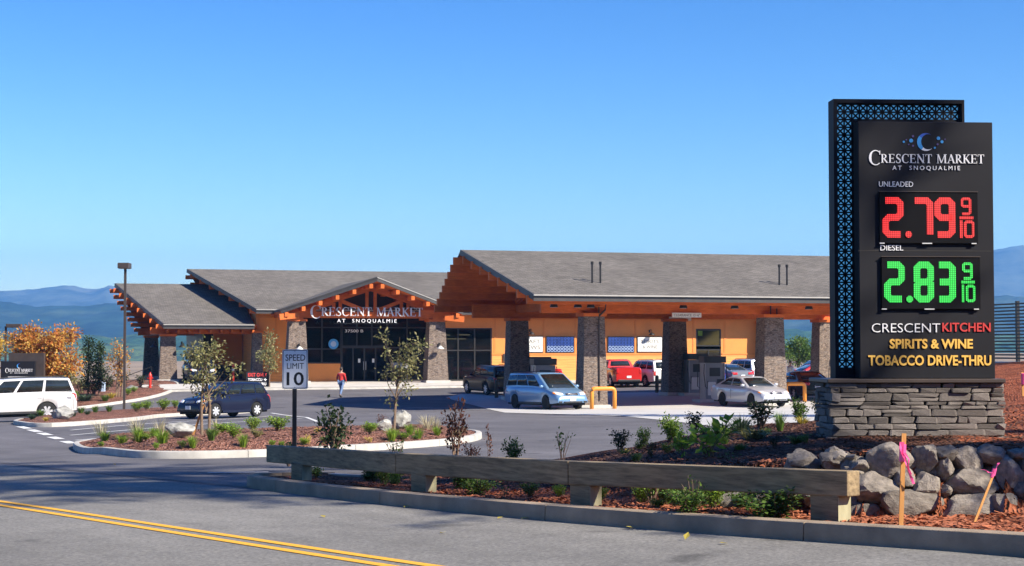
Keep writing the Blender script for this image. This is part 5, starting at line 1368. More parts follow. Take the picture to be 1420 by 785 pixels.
# thank-you sign at the far left
Y = 97.0; P0 = atY(42,545,Y); P0.z = min(P0.z, G(P0.x,Y)+.1)
o = empty('thank_you_sign',P0,R(-4),'dark grey thank you sign with white lettering behind the white SUV','sign')
ty = lambda px,py,yl=0: (atY(px,py,Y+yl).x-P0.x, atY(px,py,Y+yl).z-P0.z)
a,b = ty(11,489.5); c,d = ty(61,489.5); MB().box(a,c,.05,.3,-.6,b).build('back_panel','bronze_metal',o)
a,b = ty(2,501); c,d = ty(50,501); MB().box(a,c,-.2,.045,-.6,b).build('cabinet','sign_face',o)
a,z0 = ty(6,515.5); c,z1 = ty(50,511.5); zz0 = ty(6,517)[1]; zz1 = ty(6,510.5)[1]
serif(o,a+.1,c-.12,z0,z1,zz0,zz1,'white_letter',.012,-.2)
a,z0 = ty(15,518.3); c,z1 = ty(40,516.4); text('lettering','AT  SNOQUALMIE',a,c,z0,z1,'white_letter',o,-.2,.01,.0)
a,z0 = ty(12,523); c,z1 = ty(44,522.3); MB().box(a,c,-.21,-.2,z0,z1).build('rule','white_letter',o)
a,z0 = ty(14,530); c,z1 = ty(42,525.5); text('lettering','THANK YOU',a,c,z0,z1,'white_letter',o,-.2,.01,.02)
a,z0 = ty(28,507.5); moon(o,a,z0,.14,-.207); 
# yellow wet floor sign, hydrant, red bollards, handrail, utility box
g = bw(-1.05,36.6,FLOOR); o = empty('floor_sign',g,.4,'yellow folding floor sign by the entrance glass','sign')
for sg in (-1,1): MB().hexa([(-.2,sg*.18,0),(.2,sg*.18,0),(.2,sg*.2,0),(-.2,sg*.2,0),(-.14,sg*.01,.85),(.14,sg*.01,.85),(.14,sg*.03,.85),(-.14,sg*.03,.85)]).build('leaf_panel','yellow_plastic',o)
def red_post(px,py,ptop,label,hyd=False):
    g = gp(px,py); g.z += .1; h = atY(px,ptop,g.y).z-g.z; o = empty('hydrant' if hyd else 'red_marker_post',g,0,label,'hydrant' if hyd else 'post')
    if hyd:
        MB().lathe([(.14,-.1),(.14,.05),(.085,.08),(.085,h*.72),(.12,h*.74),(.12,h*.80),(.09,h*.88),(.04,h*.94),(.04,h)],14).build('barrel','hydrant_red',o,sharp=40)
        for ax in ('x','y'): MB().lathe([(.05,-.18),(.05,.18)],10,ax,(0,0,h*.66)).build('outlet','hydrant_red',o)
    else:
        MB().lathe([(.09,-.1),(.09,h-.04),(.04,h)],12).build('pipe','hydrant_red',o,smooth=True); MB().lathe([(.093,h*.6),(.093,h*.7)],12).build('reflective_band','panel_white',o)
red_post(208,543,516,'red fire hydrant standpipe on the mulch bed beside the drive-through column',True)
red_post(323,531,504,'thin red marker post at the drive-through exit')
g = gp(175,541); o = empty('handrail',g,R(20),'dark sloping handrail in the bed left of the drive-through','handrail')
MB().tube([(0,0,.0),(0,0,.9),(1.6,0,1.5),(1.6,0,.2)],.03,6).build('rail','black_metal',o); MB().tube([(.0,0,.45),(1.6,0,1.05)],.02,6).build('lower_rail','black_metal',o)
g = gp(143,548); o = empty('utility_box',g,0,'small pale green utility pillar in the corner bed','utility box'); bevel(MB().box(-.12,.12,-.12,.12,-.1,.85).build('case','panel_pattern',o),.02); MB().box(-.13,.13,-.13,.13,.85,.92).build('lid','steel',o)
# chain-link fence behind the drive-through: posts and rails
cf = empty('chain_link_fence', bw(-24,66), 0, 'dark chain-link fence with thin posts beyond the drive-through', 'fence')
fz = -2.6
def fpt(i): q = bw(-36+3.0*i,66+.0*i); return Vector((q.x,q.y,fz))-Vector(cf.location)
m, n_, l_, b_ = nt('mesh_wire'); b_.inputs['Base Color'].default_value = (.03,.03,.03,1)
tr = n_.new('ShaderNodeBsdfTransparent'); mx = n_.new('ShaderNodeMixShader')
vv = coord(n_, l_, 'Object'); w1 = n_.new('ShaderNodeTexWave'); w1.bands_direction='DIAGONAL'; w1.inputs['Scale'].default_value = 4; l_.new(vv, w1.inputs['Vector'])
l_.new(ramp(n_, l_, w1.outputs['Fac'], [(.0,(.25,)*3),(1,(.0,)*3)]), mx.inputs[0]); l_.new(tr.outputs[0], mx.inputs[1]); l_.new(b_.outputs[0], mx.inputs[2]); l_.new(mx.outputs[0], n_['Material Output'].inputs[0])
for i in range(11):
    a = fpt(i); MB().tube([a,a+Vector((0,0,2.9))],.04,6).build('post','black_metal',cf)
    if i < 10:
        b = fpt(i+1)
        for h in (.1,2.85): MB().tube([a+Vector((0,0,h)),b+Vector((0,0,h))],.025,6).build('rail','black_metal',cf)
        MB().add([a+Vector((0,0,.1)),b+Vector((0,0,.1)),b+Vector((0,0,2.85)),a+Vector((0,0,2.85))],[(0,1,2,3)]).build('wire_mesh','mesh_wire',cf)
# timber barrier beyond the drive-through
o = empty('timber_barrier', bw(-14.6,70,-2.5), BROT, 'low pale timber barrier seen through the drive-through', 'barrier')
MB().box(-3.2,1.6,-.1,.1,.62,1.0).build('beam','cut_timber',o)
for x in (-2.6,-.8,1.0): MB().box(x,x+.25,.1,.3,-.4,.9).build('post','cut_timber',o)
# slatted fence on the slope at right
A_ = Vector((15.7,54.0)); B_ = Vector((17.6,46.5)); fd = (B_-A_)
sf = empty('slatted_fence', (A_.x,A_.y,-.4), 0, 'dark horizontal-slat metal fence on the mulch slope at the right edge', 'fence')
fl = fd.length+6; ang = math.atan2(fd.y,fd.x)
for i in range(6):
    x = -1+i*2.4; MB().box(x-.05,x+.05,-.05,.05,-.7,1.92).build('post','black_metal',sf,(0,0,0),(0,0,ang))
for k in range(17):
    MB().box(-1,11.05,-.075,-.052,.08+.108*k,.13+.108*k).build('slat','black_metal',sf,(0,0,0),(0,0,ang))
MB().box(-1,11.05,-.12,.12,-.75,.0).build('footing','concrete',sf,(0,0,0),(0,0,ang))
# ================================================================== PEOPLE
def skin_mesh(name, verts, edges, radii, mat, parent, sub=2):
    me = bpy.data.meshes.new(name); me.from_pydata(verts,edges,[]); me.materials.append(M[mat]); o = link(name,me,parent)
    md = o.modifiers.new('skin','SKIN'); md.use_smooth_shade = True
    for i,r in enumerate(radii): me.skin_vertices[0].data[i].radius = (r,r*.85) if not isinstance(r,tuple) else r
    me.skin_vertices[0].data[0].use_root = True
    ss = o.modifiers.new('sub','SUBSURF'); ss.levels = ss.render_levels = sub
    return o
def person(px, py, h, psi, label, top, bottom, name='person'):
    """walking figure, x forward"""
    g = gp(px,py); o = empty(name,g,psi,label,'person'); s = h/1.75; o.scale = (s,s,s)
    V = [(0,0,.95),(0,0,1.12),(0,0,1.30),(0,0,1.42),(.01,0,1.50),(.02,0,1.58),(.03,0,1.67),(.02,0,1.74),
         (0,.18,1.41),(-.05,.24,1.16),(.06,.25,.92),(.09,.25,.84),(0,-.18,1.41),(.06,-.24,1.16),(.18,-.24,.93),(.22,-.24,.86),
         (0,.09,.90),(.17,.09,.52),(.12,.09,.10),(.26,.09,.04),(0,-.09,.90),(-.10,-.09,.50),(-.34,-.09,.16),(-.24,-.09,.05)]
    E_ = [(0,1),(1,2),(2,3),(3,4),(4,5),(5,6),(6,7),(3,8),(8,9),(9,10),(10,11),(3,12),(12,13),(13,14),(14,15),(0,16),(16,17),(17,18),(18,19),(0,20),(20,21),(21,22),(22,23)]
    Rr = [.13,.12,.14,.10,.055,.075,.095,.06,.065,.045,.035,.03,.065,.045,.035,.03,.085,.06,.042,.04,.085,.06,.042,.04]
    skin_mesh('body',V,E_,Rr,'skin',o)
    V[0] = (0,0,.90); T = [0,1,2,3,8,9,10,12,13,14]; mp = {v:i for i,v in enumerate(T)}
    skin_mesh('jacket',[V[i] for i in T],[(mp[a],mp[b]) for a,b in E_ if a in mp and b in mp],[Rr[i]*1.22+.012+(.03 if i==0 else 0) for i in T],top,o)
    T = [0,16,17,18,20,21,22]; mp = {v:i for i,v in enumerate(T)}
    skin_mesh('trousers',[V[i] for i in T],[(mp[a],mp[b]) for a,b in E_ if a in mp and b in mp],[Rr[i]*1.2+.012 for i in T],bottom,o)
    hr = MB(); hr.lathe([(.02,-.10),(.085,-.07),(.108,0),(.10,.06),(.06,.105),(.01,.12)],14,'z'); q = hr.build('hair','hair',o,(.0,0,1.685),smooth=True); q.scale = (1,.85,1)
    for a,b in ((19,18),(23,22)):
        v = Vector(V[a]); w = Vector(V[b]); m = MB(); d = Vector((1,0,-.1 if a==19 else -.55)).normalized()
        m.tube([w+Vector((-.05,0,-.04)),w+Vector((.03,0,-.05)),w+d*.16+Vector((0,0,-.055)),w+d*.22+Vector((0,0,-.06))],[.045,.055,.05,.025],8); m.build('shoe','shoe',o,smooth=True)
    return o
person(473,551,1.76,R(72),'person in a red jacket and jeans walking towards the store entrance','red_cloth','denim')
person(1096,541,1.74,R(-60),'person in a pale shirt standing behind the black sedan','white_cloth','denim')
# ================================================================== PLANTS
def leafquad(m, p, d, n, L, w):
    d = d.normalized(); s = d.cross(n); s = s.normalized() if s.length>1e-4 else Vector((1,0,0)); up = s.cross(d)
    m.add([p, p+d*L*.5+s*w/2+up*L*.06, p+d*L, p+d*L*.5-s*w/2+up*L*.06],[(0,1,2,3)])
def rv(r): return Vector((r.gauss(0,1),r.gauss(0,1),r.gauss(0,1))).normalized()
def shrub_meshes(seed, n_stem=12, n_leaf=330, ls=.13, lw=.6, lean=.55, mat='leaf_green', bare=.25, upright=False):
    """unit shrub: about 1 high and 1 wide"""
    r = random.Random(seed); st = MB(); lf = MB(); tips = []
    for i in range(n_stem):
        a = 2*math.pi*i/n_stem+r.uniform(-.3,.3); k = lean*r.uniform(.35,1.0); h = r.uniform(.65,.98)*(1-.25*k)
        P = [Vector((.03*math.cos(a),.03*math.sin(a),-.08))]
        for q in (.35,.7,1.0): P.append(Vector((math.cos(a)*k*.62*q**1.2, math.sin(a)*k*.62*q**1.2, h*q))+rv(r)*.035)
        st.tube(P,[.016,.012,.008,.004],5,False); tips.append(P)
    for i in range(n_leaf):
        P = r.choice(tips); t = r.uniform(bare,1)**.8*3; j = min(2,int(t)); c = P[j].lerp(P[j+1],t-j)
        o_ = rv(r)*r.uniform(.02,.13); c = c+o_; d = (o_.normalized()+Vector((0,0,.35))+rv(r)*.6)
        leafquad(lf,c,d,rv(r)+Vector((0,0,1.2)),ls*r.uniform(.6,1.2),ls*lw*r.uniform(.7,1.1))
    return st.mesh('stems','twig',smooth=True,fix=False), lf.mesh('foliage',mat,fix=False)
def tuft_mesh(seed, n=110, mat='leaf_bright', w=.035, droop=.5, spread=.5):
    r = random.Random(seed); m = MB()
    for i in range(n):
        a = r.uniform(0,2*math.pi); k = spread*math.sqrt(r.random()); h = r.uniform(.6,1.0); b = Vector((math.cos(a),math.sin(a),0)); s = Vector((-b.y,b.x,0))*w/2
        p0 = b*.16*r.random()+Vector((0,0,-.05)); p1 = p0+b*k*.45+Vector((0,0,h*.6)); p2 = p0+b*k*(1+droop*.4)+Vector((0,0,h*(1-droop*k*.7)))
        m.add([p0-s,p0+s,p1+s*.9,p1-s*.9,p2],[(0,1,2,3),(3,2,4)])
    return m.mesh('blades',mat,fix=False)
VAR = {}
def variants(kind):
    if kind in VAR: return VAR[kind]
    cfg = {'green':dict(mat='leaf_green'),'bright':dict(mat='leaf_bright',n_leaf=380,ls=.13),'dark':dict(mat='leaf_dark',n_leaf=190),'red':dict(mat='leaf_red',n_leaf=150,ls=.11,lean=.4,n_stem=7),
           'bigleaf':dict(mat='leaf_bright',n_leaf=90,ls=.24,lw=.55,n_stem=6,lean=.6),'bushy':dict(mat='leaf_green',n_leaf=620,ls=.11,lw=.65,n_stem=12,lean=.75,bare=.05),
           'twiggy':dict(mat='leaf_green',n_leaf=45,ls=.12,n_stem=9,lean=.6),'thin':dict(mat='leaf_red',n_leaf=70,ls=.13,n_stem=3,lean=.2),'blue':dict(mat='leaf_blue',n_leaf=420,ls=.10,n_stem=11,lean=.7,bare=.1),'olive':dict(mat='leaf_olive',n_leaf=300,ls=.12,n_stem=9),'yellow':dict(mat='leaf_yellow',n_leaf=120,ls=.14,n_stem=6)}
    tc = {'tuft':dict(mat='leaf_bright'),'tuft_green':dict(mat='leaf_green',n=130),'fern':dict(mat='leaf_olive',n=70,w=.07,spread=.8,droop=.8),'pale':dict(mat='leaf_pale',n=60,w=.02,spread=.5,droop=.3),'tuft_blue':dict(mat='leaf_blue',n=130,spread=.7,droop=.7),'tuft_yellow':dict(mat='leaf_yellow',n=90,spread=.6)}
    for q_ in cfg.values():
        if q_.get('n_leaf',330) > 100: q_['n_leaf'] = int(q_.get('n_leaf',330)*2.0); q_['ls'] = q_.get('ls',.13)*.74
    VAR[kind] = [shrub_meshes(17*i+len(kind),**cfg[kind]) for i in range(3)] if kind in cfg else [(tuft_mesh(5*i+len(kind),**tc[kind]),) for i in range(3)]
    return VAR[kind]
pc = [0]
def gpz(px, py, zf):                                    # first point of a bed surface seen at a pixel
    d = ray(px,py); P = gp(px,py); t1 = P.length/d.length*1.02; t = t1*.80; last = t
    while t < t1:
        Q = d*t
        if Q.z < zf(Q.x,Q.y): break
        last = t; t *= 1.006
    lo, hi = last, t
    for _ in range(12):
        m_ = (lo+hi)/2; Q = d*m_
        if Q.z < zf(Q.x,Q.y): hi = m_
        else: lo = m_
    Q = d*hi; return Vector((Q.x,Q.y,zf(Q.x,Q.y)))
def plant(kind, px, py, wpx, hpx, label, zf=None, group=None, Y=None, twisty=0):
    if Y is None:
        P = gpz(px,py,zf) if zf else gp(px,py)
    else: P = atY(px,py,Y); 
    w = wpx*P.y/F*1.35; h = hpx*P.y/F*1.12; pc[0] += 1; v = variants(kind)[pc[0]%3]; rz = rs.uniform(0,6.28)
    cat = 'grass' if 'tuft' in kind or kind in ('pale','fern') else 'shrub'
    if len(v) == 1:
        o = link('grass_tuft' if kind!='fern' else 'fern', v[0], None, P, (0,0,rz), (w*.95,w*.95,h)); return tag(o,label,cat,group)
    o = empty('shrub',P,rz,label,cat,group); o.scale = (w,w,h)
    link('stems',v[0],o); link('foliage',v[1],o); return o
nth = ['first','second','third','fourth','fifth','sixth','seventh','eighth','ninth','tenth','eleventh','twelfth','thirteenth','fourteenth','fifteenth','sixteenth']
zi1 = lambda x,y: isl_z('near_island',x,y); zi2 = lambda x,y: isl_z('lamp_island',x,y); zi3 = lambda x,y: isl_z('corner_bed',x,y)
for i,(x,y,w,h,k) in enumerate([(146,612,20,17,'tuft'),(170,615,20,14,'tuft'),(193,617,22,24,'tuft'),(214,612,20,17,'tuft'),(225,620,24,22,'tuft'),(267,621,18,19,'tuft'),(293,618,17,22,'tuft_green'),(337,620,17,22,'tuft'),(543,611,20,20,'tuft'),(568,603,18,18,'tuft'),(580,608,17,17,'tuft'),(606,604,16,15,'tuft')]):
    plant(k,x,y,w,h,f'{nth[i]} upright green grass tuft from the left on the near island',zi1,'grass tufts on the near island')
for i,(x,y,w,h,k) in enumerate([(308,602,28,14,'bright'),(324,615,26,20,'bright'),(351,600,25,20,'bright'),(385,598,36,20,'bright'),(355,614,24,14,'olive'),(513,606,26,16,'bright'),(470,606,20,12,'olive'),(640,604,22,13,'dark'),(530,600,24,20,'red')]):
    plant(k,x,y,w,h,f'{nth[i]} low leafy shrub from the left on the near island',zi1,'low shrubs on the near island')
for i,(x,y,w,h) in enumerate([(512,614,13,8),(427,618,14,14),(440,608,12,9)]): plant('yellow',x,y,w,h,f'{nth[i]} small yellowing plant on the near island by the sign post',zi1,'yellowing plants on the near island')
for i,(x,y,w,h) in enumerate([(140,604,30,26),(190,604,34,28),(222,603,26,26),(300,600,24,22),(592,598,30,22),(605,597,24,20)]): plant('pale',x,y,w,h,f'{nth[i]} clump of dry pale seed heads from the left on the near island',zi1,'dry seed heads on the near island')
for i,(x,y,w,h,k) in enumerate([(44,582,13,9,'tuft_blue'),(57,579.5,14,10,'tuft_green'),(66,577,12,12,'tuft_green'),(64,584,10,7,'tuft_yellow'),(101,579,12,10,'tuft_blue'),(112,573,13,11,'tuft_green'),(121,576,10,8,'tuft_blue'),(132,572,12,11,'tuft_green'),(151,571,12,11,'tuft_green')]):
    plant(k,x,y,w,h,f'{nth[i]} grass clump from the left on the lamp post island',zi2,'grass clumps on the lamp post island')
for i,(x,y,w,h) in enumerate([(190,571,20,13),(203,569,20,13),(227,569,21,15),(243,566,14,11)]): plant('bright',x,y,w,h,f'{nth[i]} leafy shrub from the left, right of the lamp post',zi2,'shrubs right of the lamp post')
for i,(x,y,w,h,k) in enumerate([(118,556,26,12,'tuft_blue'),(155,552,14,9,'tuft_yellow'),(178,548,12,9,'bright'),(186,544,11,8,'bright'),(146,556,14,10,'tuft_green'),(130,548,30,18,'dark'),(150,541,28,22,'dark'),(112,545,26,20,'olive'),(100,556,24,14,'bright'),(170,536,24,20,'dark'),(195,537,20,17,'dark'),(140,530,36,22,'dark')]):
    plant(k,x,y,w,h,f'{nth[i]} shrub of the corner bed behind the lamp post, listed from the kerb',zi3,'shrubs in the corner bed')
# bed along the timber rail and the bank below the sign
LB = [('dark',462,640,62,78,'tall dark shrub standing behind the left part of the timber rail'),('red',632,646,56,84,'tall reddish shrub rising behind the middle of the timber rail'),('twiggy',550,640,40,34,'small sparse shrub behind the left joint of the timber rail'),
 ('thin',678,645,22,52,'slim upright reddish stem behind the timber rail'),('green',711,648,32,38,'small fan-leaved shrub behind the timber rail'),('twiggy',780,652,30,50,'bare twiggy shrub behind the right joint of the timber rail'),('red',425,650,50,30,'low dark shrub behind the left end of the rail'),('dark',400,644,40,30,'dark low shrub beside the speed sign post'),('red',655,652,40,40,'second reddish shrub close behind the rail')]
for k,x,y,w,h,l in LB: plant(k,x,y,w,h,l,bed_z)
for k,x,y,w,h,l in [('green',438,664,24,18,'small leafy plant below the left end of the timber rail'),('bushy',660,688,46,26,'leafy plant under the middle beam of the rail'),('green',735,690,30,20,'green plant under the rail left of the centre post'),('bright',776,690,22,18,'bright plant just left of the centre post'),
 ('bright',832,697,26,22,'bright plant just right of the centre post'),('twiggy',905,702,44,44,'pale twiggy shrub under the right beam of the rail'),('bright',912,705,30,14,'low bright plant at the foot of the twiggy shrub'),('twiggy',962,710,40,50,'second pale twiggy shrub under the right beam'),('bushy',955,712,56,34,'leafy shrub beneath the right beam'),
 ('bushy',1072,722,94,46,'large leafy bush beside the right end post of the rail'),('twiggy',575,676,36,24,'thin shrub below the joint of the left beams'),('green',520,668,30,18,'small green plant under the left beam'),('twiggy',700,693,26,20,'sparse sprig by the kerb under the middle beam')]:
    plant(k,x,y,w,h,l,bed_z)
for k,x,y,w,h,Y,l in [('dark',860,636,38,34,23.2,'dark green shrub at the left foot of the mulch bank'),('green',893,628,24,30,23.6,'slim green shrub on the mulch bank'),('bright',930,622,36,38,23.8,'bright yellow-green bushy shrub on the mulch bank'),('dark',963,616,32,36,24.2,'dark thin shrub behind the bright one on the bank'),
 ('bigleaf',985,652,62,52,18.4,'broad-leaved bright shrub just behind the rail'),('bigleaf',946,648,26,38,18.8,'small broad-leaved plant left of the big bright shrub'),('tuft_green',1000,612,34,20,24.0,'pale grassy clump high on the bank'),('tuft_blue',1028,608,36,32,23.6,'dark grassy clump on the crest of the bank'),('fern',1045,624,40,24,20.5,'pale green fern on the shaded bank'),
 ('dark',1055,602,56,38,24,'wide dark shrub on the crest left of the sign base'),('tuft_green',1082,604,18,34,22.6,'tall thin grass clump left of the sign base'),('green',1108,592,30,36,24,'leafy shrub near the sign base on the crest'),('dark',1136,594,26,36,24,'dark shrub touching the left side of the sign base'),('tuft_yellow',1113,590,22,14,23.6,'yellow tuft at the foot of the crest shrub'),('tuft_yellow',866,640,16,10,22.6,'small yellow tuft at the left foot of the bank'),('twiggy',1010,655,34,16,17.6,'low brown sprig behind the rail near the boulders'),('green',925,645,20,16,20,'tiny seedling on the lower bank'),('dark',905,640,24,16,21.2,'low dark seedling on the lower bank')]:
    P = atY(x,y,Y); 
    o = plant(k,x,y,w,h,l,Y=Y); o.location.z = bed_z(P.x,P.y)-.02
rp = random.Random(77); xs_ = sorted(rp.uniform(125,655) for _ in range(16))
for i,x in enumerate(xs_):
    yb = np.interp(x,[125,240,370,480,570,655],[625,630,627,620,615,609]); yt = np.interp(x,[125,220,430,600,655],[616,612,607,603.5,603.5]); y = lerp(yt,yb,rp.uniform(.15,.75))
    plant(rp.choice(('bright','green','olive','bright')),x,y,rp.uniform(10,18),rp.uniform(6,11),f'{nth[i]} small filler shrub from the left on the near island',zi1,'small filler shrubs on the near island')
bank = sorted([(rp.uniform(880,1135),rp.uniform(18.5,24)) for _ in range(14)])
for i,(x,Y) in enumerate(bank):
    o = plant(rp.choice(('green','dark','bright','tuft_green','green')),x,600,rp.uniform(14,26),rp.uniform(10,20),f'{nth[i]} small seedling from the left scattered on the mulch bank',Y=Y,group='seedlings on the mulch bank'); o.location.z = bed_z(o.location.x,o.location.y)-.02
ts = sorted(rp.uniform(1.6,10.6) for _ in range(14))[::-1]
for i,t in enumerate(ts):
    x,y = kl(t,-rp.uniform(.7,1.3)); P = Vector((x,y,bed_z(x,y)-.02))
    kd = rp.choice(('bright','green','bushy','twiggy','green')); v = variants(kd)[i%3]; o = empty('shrub',P,rp.uniform(0,6),f'{nth[i]} small plant from the left in the strip below the timber rail','shrub','small plants below the timber rail'); w = rp.uniform(.22,.42); o.scale = (w,w,w*rp.uniform(.6,.9)); link('stems',v[0],o); link('foliage',v[1],o)
# landscape boulders
for i,(px,py,w,h,zf,l) in enumerate([(250,617,42,23,zi1,'large pale boulder among grass tufts on the near island'),(558,597,40,27,zi1,'tall pale rock beside the sapling on the near island'),(87,582,36,19,zi2,'grey landscape boulder in front of the white SUV wheel'),(532,601,22,18,zi1,'small pale rock left of the tall rock on the near island'),(183,541,24,7,zi3,'flat rock by the hydrant in the corner bed')]):
    P = gpz(px,py,zf); k = P.y/F
    tag(link('landscape_boulder', rock_mesh(40+i,'pale_boulder',3,.3), None, (P.x,P.y,P.z+h*k*.42), (0,0,i*1.3), (w*k,w*k*.7,h*k*1.08)),l,'boulder')
# ================================================================== TREES
def tree(name, label, base, h, clumps, leafmat, nl, ls, tr=.05, seed=1, trunks=1, group=None, cl_leaf=14, cs=.16, lean=(0,0)):
    """clumps: list of (x,y,z,rx,ry,rz) ellipsoids as fractions of h that the crown fills"""
    r = random.Random(seed); o = empty(name, base, 0, label, 'tree', group); tk = MB(); lf = MB()
    cz = max(c[2] for c in clumps)*h
    for t in range(trunks):
        off = Vector(((t-(trunks-1)/2)*.16,0,0))
        tk.tube([off+Vector((0,0,-.2)),off+Vector((lean[0]*.3*h,lean[1]*.3*h,.3*h))+rv(r)*.015*h,off*.4+Vector((lean[0]*.6*h,lean[1]*.6*h,.6*h))+rv(r)*.02*h,Vector((lean[0]*h,lean[1]*h,cz))],[tr,tr*.8,tr*.5,tr*.2],7)
    tot = sum(c[3]*c[4]*c[5] for c in clumps); 
    for c in clumps:
        C = Vector(c[:3])*h; n = max(3,int(nl*c[3]*c[4]*c[5]/tot/cl_leaf))
        q = Vector((lean[0]*C.z*.55,lean[1]*C.z*.55,C.z*.55)); tk.tube([q,q.lerp(C,.5)+rv(r)*.02*h,C],[tr*.45,tr*.28,tr*.1],5)
        for i in range(n):
            d = rv(r)*(r.random()**.45); P = C+Vector((d.x*c[3],d.y*c[4],d.z*c[5]))*h
            if r.random() < .3: tk.tube([C,C.lerp(P,.6)+rv(r)*.01*h,P],[tr*.16,tr*.1,tr*.05],4,False)
            for k in range(cl_leaf):
                e = rv(r)*ls*r.uniform(.3,2.4); leafquad(lf,P+e,e+Vector((0,0,-.2*ls))+rv(r)*ls*.7,rv(r)+Vector((0,0,1)),ls*r.uniform(.7,1.25),ls*.62*r.uniform(.7,1.1))
    tk.build('trunk','bark',o,smooth=True,fix=False); lf.build('crown',leafmat,o,fix=False); return o
def crown(seed, n, cx, cz, rx, rz, s=.3):
    r = random.Random(seed); out = []
    for i in range(n):
        d = rv(r)*r.uniform(.35,.85); out.append((cx+d.x*rx, d.y*rx, cz+d.z*rz, rx*s*r.uniform(.8,1.3), rx*s*r.uniform(.8,1.3), rz*s*r.uniform(.8,1.3)))
    return out
def tpos(px, py, zf=None): return gpz(px,py,zf) if zf else gp(px,py)
b = tpos(285,606,zi1); h = 132*b.y/F
tree('sapling','staked olive-leaved sapling on the near island in front of the navy wagon',b,h,[(-.05,0,.80,.20,.16,.15),(.05,0,.92,.14,.12,.09),(-.14,.05,.88,.12,.12,.07),(.22,0,.72,.10,.08,.035),(.10,-.05,.62,.14,.12,.06),(-.06,0,.62,.16,.14,.07),(-.10,.05,.50,.10,.1,.06),(.14,0,.48,.12,.1,.04),(.02,0,.42,.10,.1,.05),(.30,0,.68,.06,.05,.02)],'leaf_olive',1150,.09,.042,5,2)
MB().beam((-.38,.1,-.2),(-.05,.0,h*.32),.05,.05,(0,1,0)).build('support_stake','stake_wood',[q for q in bpy.data.objects if q.name=='sapling'][0])
b = tpos(546,598,zi1); h = 132*b.y/F
tree('sapling','leaning olive-leaved sapling behind the pale rock on the near island',b,h,[(.20,0,.90,.13,.1,.07),(.12,0,.72,.16,.14,.10),(.02,0,.58,.10,.1,.08),(-.12,0,.97,.07,.06,.03),(-.08,0,.82,.06,.06,.04),(.10,0,.46,.12,.1,.05),(-.10,0,.60,.06,.06,.03),(.0,0,.30,.08,.08,.04),(.20,0,.60,.08,.08,.04)],'leaf_olive',850,.09,.036,8,1,lean=(.06,0))
b = tpos(374,540); h = 80*b.y/F
tree('sapling','slim olive-leaved sapling in front of the orange wall at left',b,h,[(0,0,.85,.10,.1,.14),(.0,0,.62,.15,.14,.14),(.04,0,.42,.12,.12,.09),(-.10,0,.55,.10,.1,.07)],'leaf_olive',900,.16,.05,9)
b = tpos(60,556,zi3); h = 118*b.y/F
tree('maple_tree','broad orange maple behind the thank you sign',b,h,crown(3,26,.0,.58,.40,.36,.30),'leaf_orange',12000,.20,.14,21)
b = tpos(-22,556,zi3); h = 104*b.y/F
tree('maple_tree','golden maple cut off by the left edge of the photo',b,h,crown(4,20,.0,.58,.30,.36,.32),'leaf_gold',6000,.17,.12,22)
b = tpos(165,550,zi3); h = 80*b.y/F
tree('maple_tree','thin rusty orange young tree behind the lamp post',b,h,[(.0,0,.88,.11,.1,.10),(.06,0,.70,.16,.14,.12),(-.14,0,.68,.11,.1,.11),(.0,0,.52,.16,.14,.10),(.04,0,.34,.10,.1,.08)],'leaf_orange',800,.14,.05,23,3)
for i,(px,py,hh,l) in enumerate([(122,548,76,'dark columnar tree left of the two beside the rusty young tree'),(137,548,68,'dark columnar tree right of the two beside the rusty young tree')]):
    b = tpos(px,py,zi3); h = hh*b.y/F; tree('columnar_tree',l,b,h,[(0,0,.22+.15*k,.085,.085,.10) for k in range(6)],'leaf_dark',1300,.15,.05,31+i,group='columnar trees in the corner bed')
b = tpos(90,552,zi3); h = 62*b.y/F; tree('young_tree','olive green young tree right of the orange maple',b,h,crown(9,12,0,.55,.30,.38,.32),'leaf_olive',1300,.16,.05,41)
# bushes and trees beyond the right end of the canopy
P = atY(1107,524,150); P.z = -2.4; h = 60*150/F
tree('broad_tree','olive green broad tree seen between the right canopy columns',P,h,crown(12,18,0,.55,.50,.38,.32),'leaf_green',4200,.20,.12,51)
P = atY(1079,524,152); P.z = -2.4; tree('young_tree','yellowing young tree beside the right front canopy column',P,2.9,crown(13,9,0,.5,.30,.4,.35),'leaf_yellow',900,.18,.06,52)
# conifers to the right of and behind the viewer, whose shade falls across road, bank and lot
def conifer(P, h, w, seed, label, c0=.16, dens=13):
    r = random.Random(seed); o = empty('conifer_tree',P,0,label,'tree','tall conifers right of the photo'); tk = MB(); lf = MB()
    tk.tube([(0,0,-.3),(0,0,h*.5),(0,0,h)],[.30,.2,.03],8); z = h*c0
    while z < h*.98:
        n = 7; L = w*((1-z/h)/(1-c0+.04))**.7+.15; n = 7 if dens > 8 else 5
        for k in range(n):
            a = r.uniform(0,6.28); ll = L*r.uniform(.45,1.1); e = Vector((math.cos(a)*ll,math.sin(a)*ll,-.16*ll)); tk.tube([(0,0,z),Vector((0,0,z))+e],[.03,.01],4,False)
            m_ = max(7,int(ll*dens))
            for i in range(m_):
                t = r.uniform(.15,1); P_ = Vector((0,0,z))+e*t; d = e.normalized()+Vector((r.uniform(-.9,.9),r.uniform(-.9,.9),-.25))
                leafquad(lf,P_,d,Vector((0,0,1))+rv(r)*.4,r.uniform(.35,.7),.16)
        z += h*.030*r.uniform(.7,1.3)
    tk.build('trunk','bark',o,fix=False); lf.build('crown','conifer',o,fix=False)
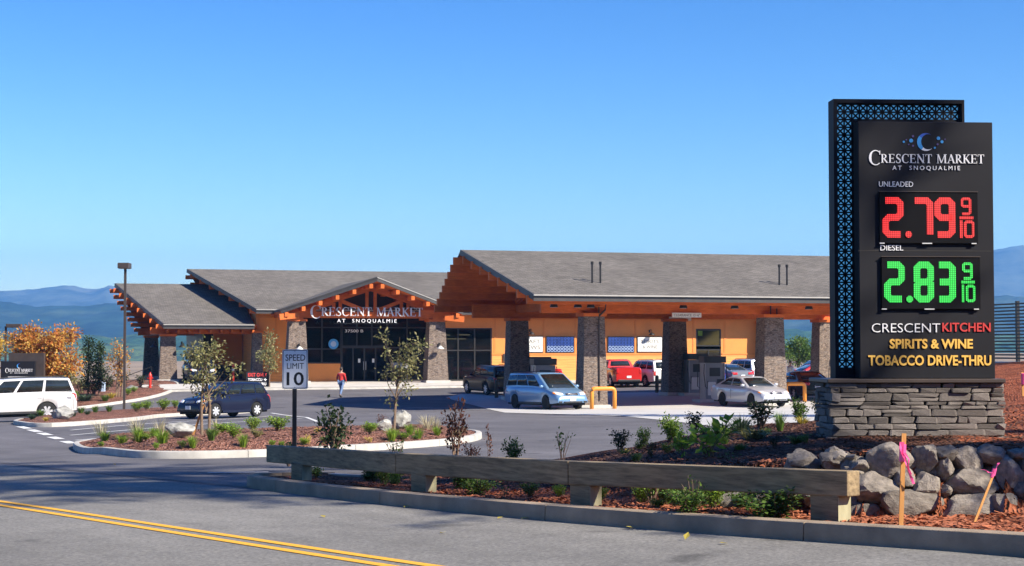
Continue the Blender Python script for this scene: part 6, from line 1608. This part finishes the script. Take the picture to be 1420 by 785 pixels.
for i,(x,y,h,w,l,c0) in enumerate([(18.5,7.6,31,4.2,'tallest conifer nearest the road, right of the photo',.22),(22.5,6.4,31,4.4,'second tall conifer right of the photo',.25),(16.0,10.4,13.5,3.4,'middling conifer right of the sign, outside the photo',.16),
  (24.5,56,19,2.6,'slim conifer beyond the fence, right of the photo',.16),(31,50,23,2.6,'second slim conifer beyond the fence, right of the photo',.16),(12.6,10.3,10.5,2.4,'small conifer close to the rock wall, right of the photo',.16),(20,12.2,11.0,3.4,'bushy conifer behind the rock wall, right of the photo',.12),
  (26,4.6,42,4.4,'very tall bare-stemmed conifer beyond the roadside ones, right of the photo',.61),(29,6.0,43,4.4,'far bare-stemmed conifer by the road, right of the photo',.62)]):
    conifer(Vector((x,y,bed_z(x,y) if y<60 else G(x,y))),h,w,60+i,l,c0,6 if i < 2 else (16 if i > 6 else 13))
# ================================================================== LOOSE BARK ON THE BEDS
def chips(name, n, sampler, mat, s, seed):
    r = random.Random(seed); m = MB()
    for i in range(n):
        q = sampler(r)
        if q is None: continue
        x,y,z = q; a = r.uniform(0,3.14); d = Vector((math.cos(a),math.sin(a),r.uniform(-.35,.35))); L = s*r.uniform(.5,1.5); w = s*.35*r.uniform(.5,1.2); e = Vector((-d.y,d.x,r.uniform(-.4,.4)))*w
        p = Vector((x,y,z+.012)); m.add([p-d*L/2-e/2,p+d*L/2-e/2,p+d*L/2+e/2,p-d*L/2+e/2],[(0,1,2,3)])
    return tag(m.build(name,mat,fix=False),kind='stuff')
def s_near(r):
    t = r.uniform(-6,10.2); s = -.18-abs(r.gauss(0,.9)); x,y = kl(t,s)
    if not inpoly(x,y,bed_poly): return None
    return x,y,bed_z(x,y)
chips('bark_chips', 9000, s_near, 'chip', .06, 1)
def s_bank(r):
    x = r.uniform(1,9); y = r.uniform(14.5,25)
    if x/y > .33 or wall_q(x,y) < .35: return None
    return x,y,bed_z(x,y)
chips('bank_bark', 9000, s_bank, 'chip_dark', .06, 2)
def s_isl(r):
    inner,_ = ISL['near_island']; x = r.uniform(-11,1); y = r.uniform(30,55)
    if not inpoly(x,y,inner): return None
    return x,y,zi1(x,y)
chips('island_bark', 9000, s_isl, 'chip_brown', .09, 3)
# a few fallen leaves on the asphalt
r = random.Random(5); m = MB()
for px,py in ((545,690),(690,722),(560,706),(880,735),(722,722),(240,635),(160,646),(950,752),(1010,757),(450,720),(610,742)):
    P = gp(px,py); leafquad(m,P+Vector((0,0,.02)),Vector((r.uniform(-1,1),r.uniform(-1,1),.15)),Vector((0,0,1)),.09,.06)
tag(m.build('fallen_leaves','leaf_yellow',fix=False),kind='stuff')
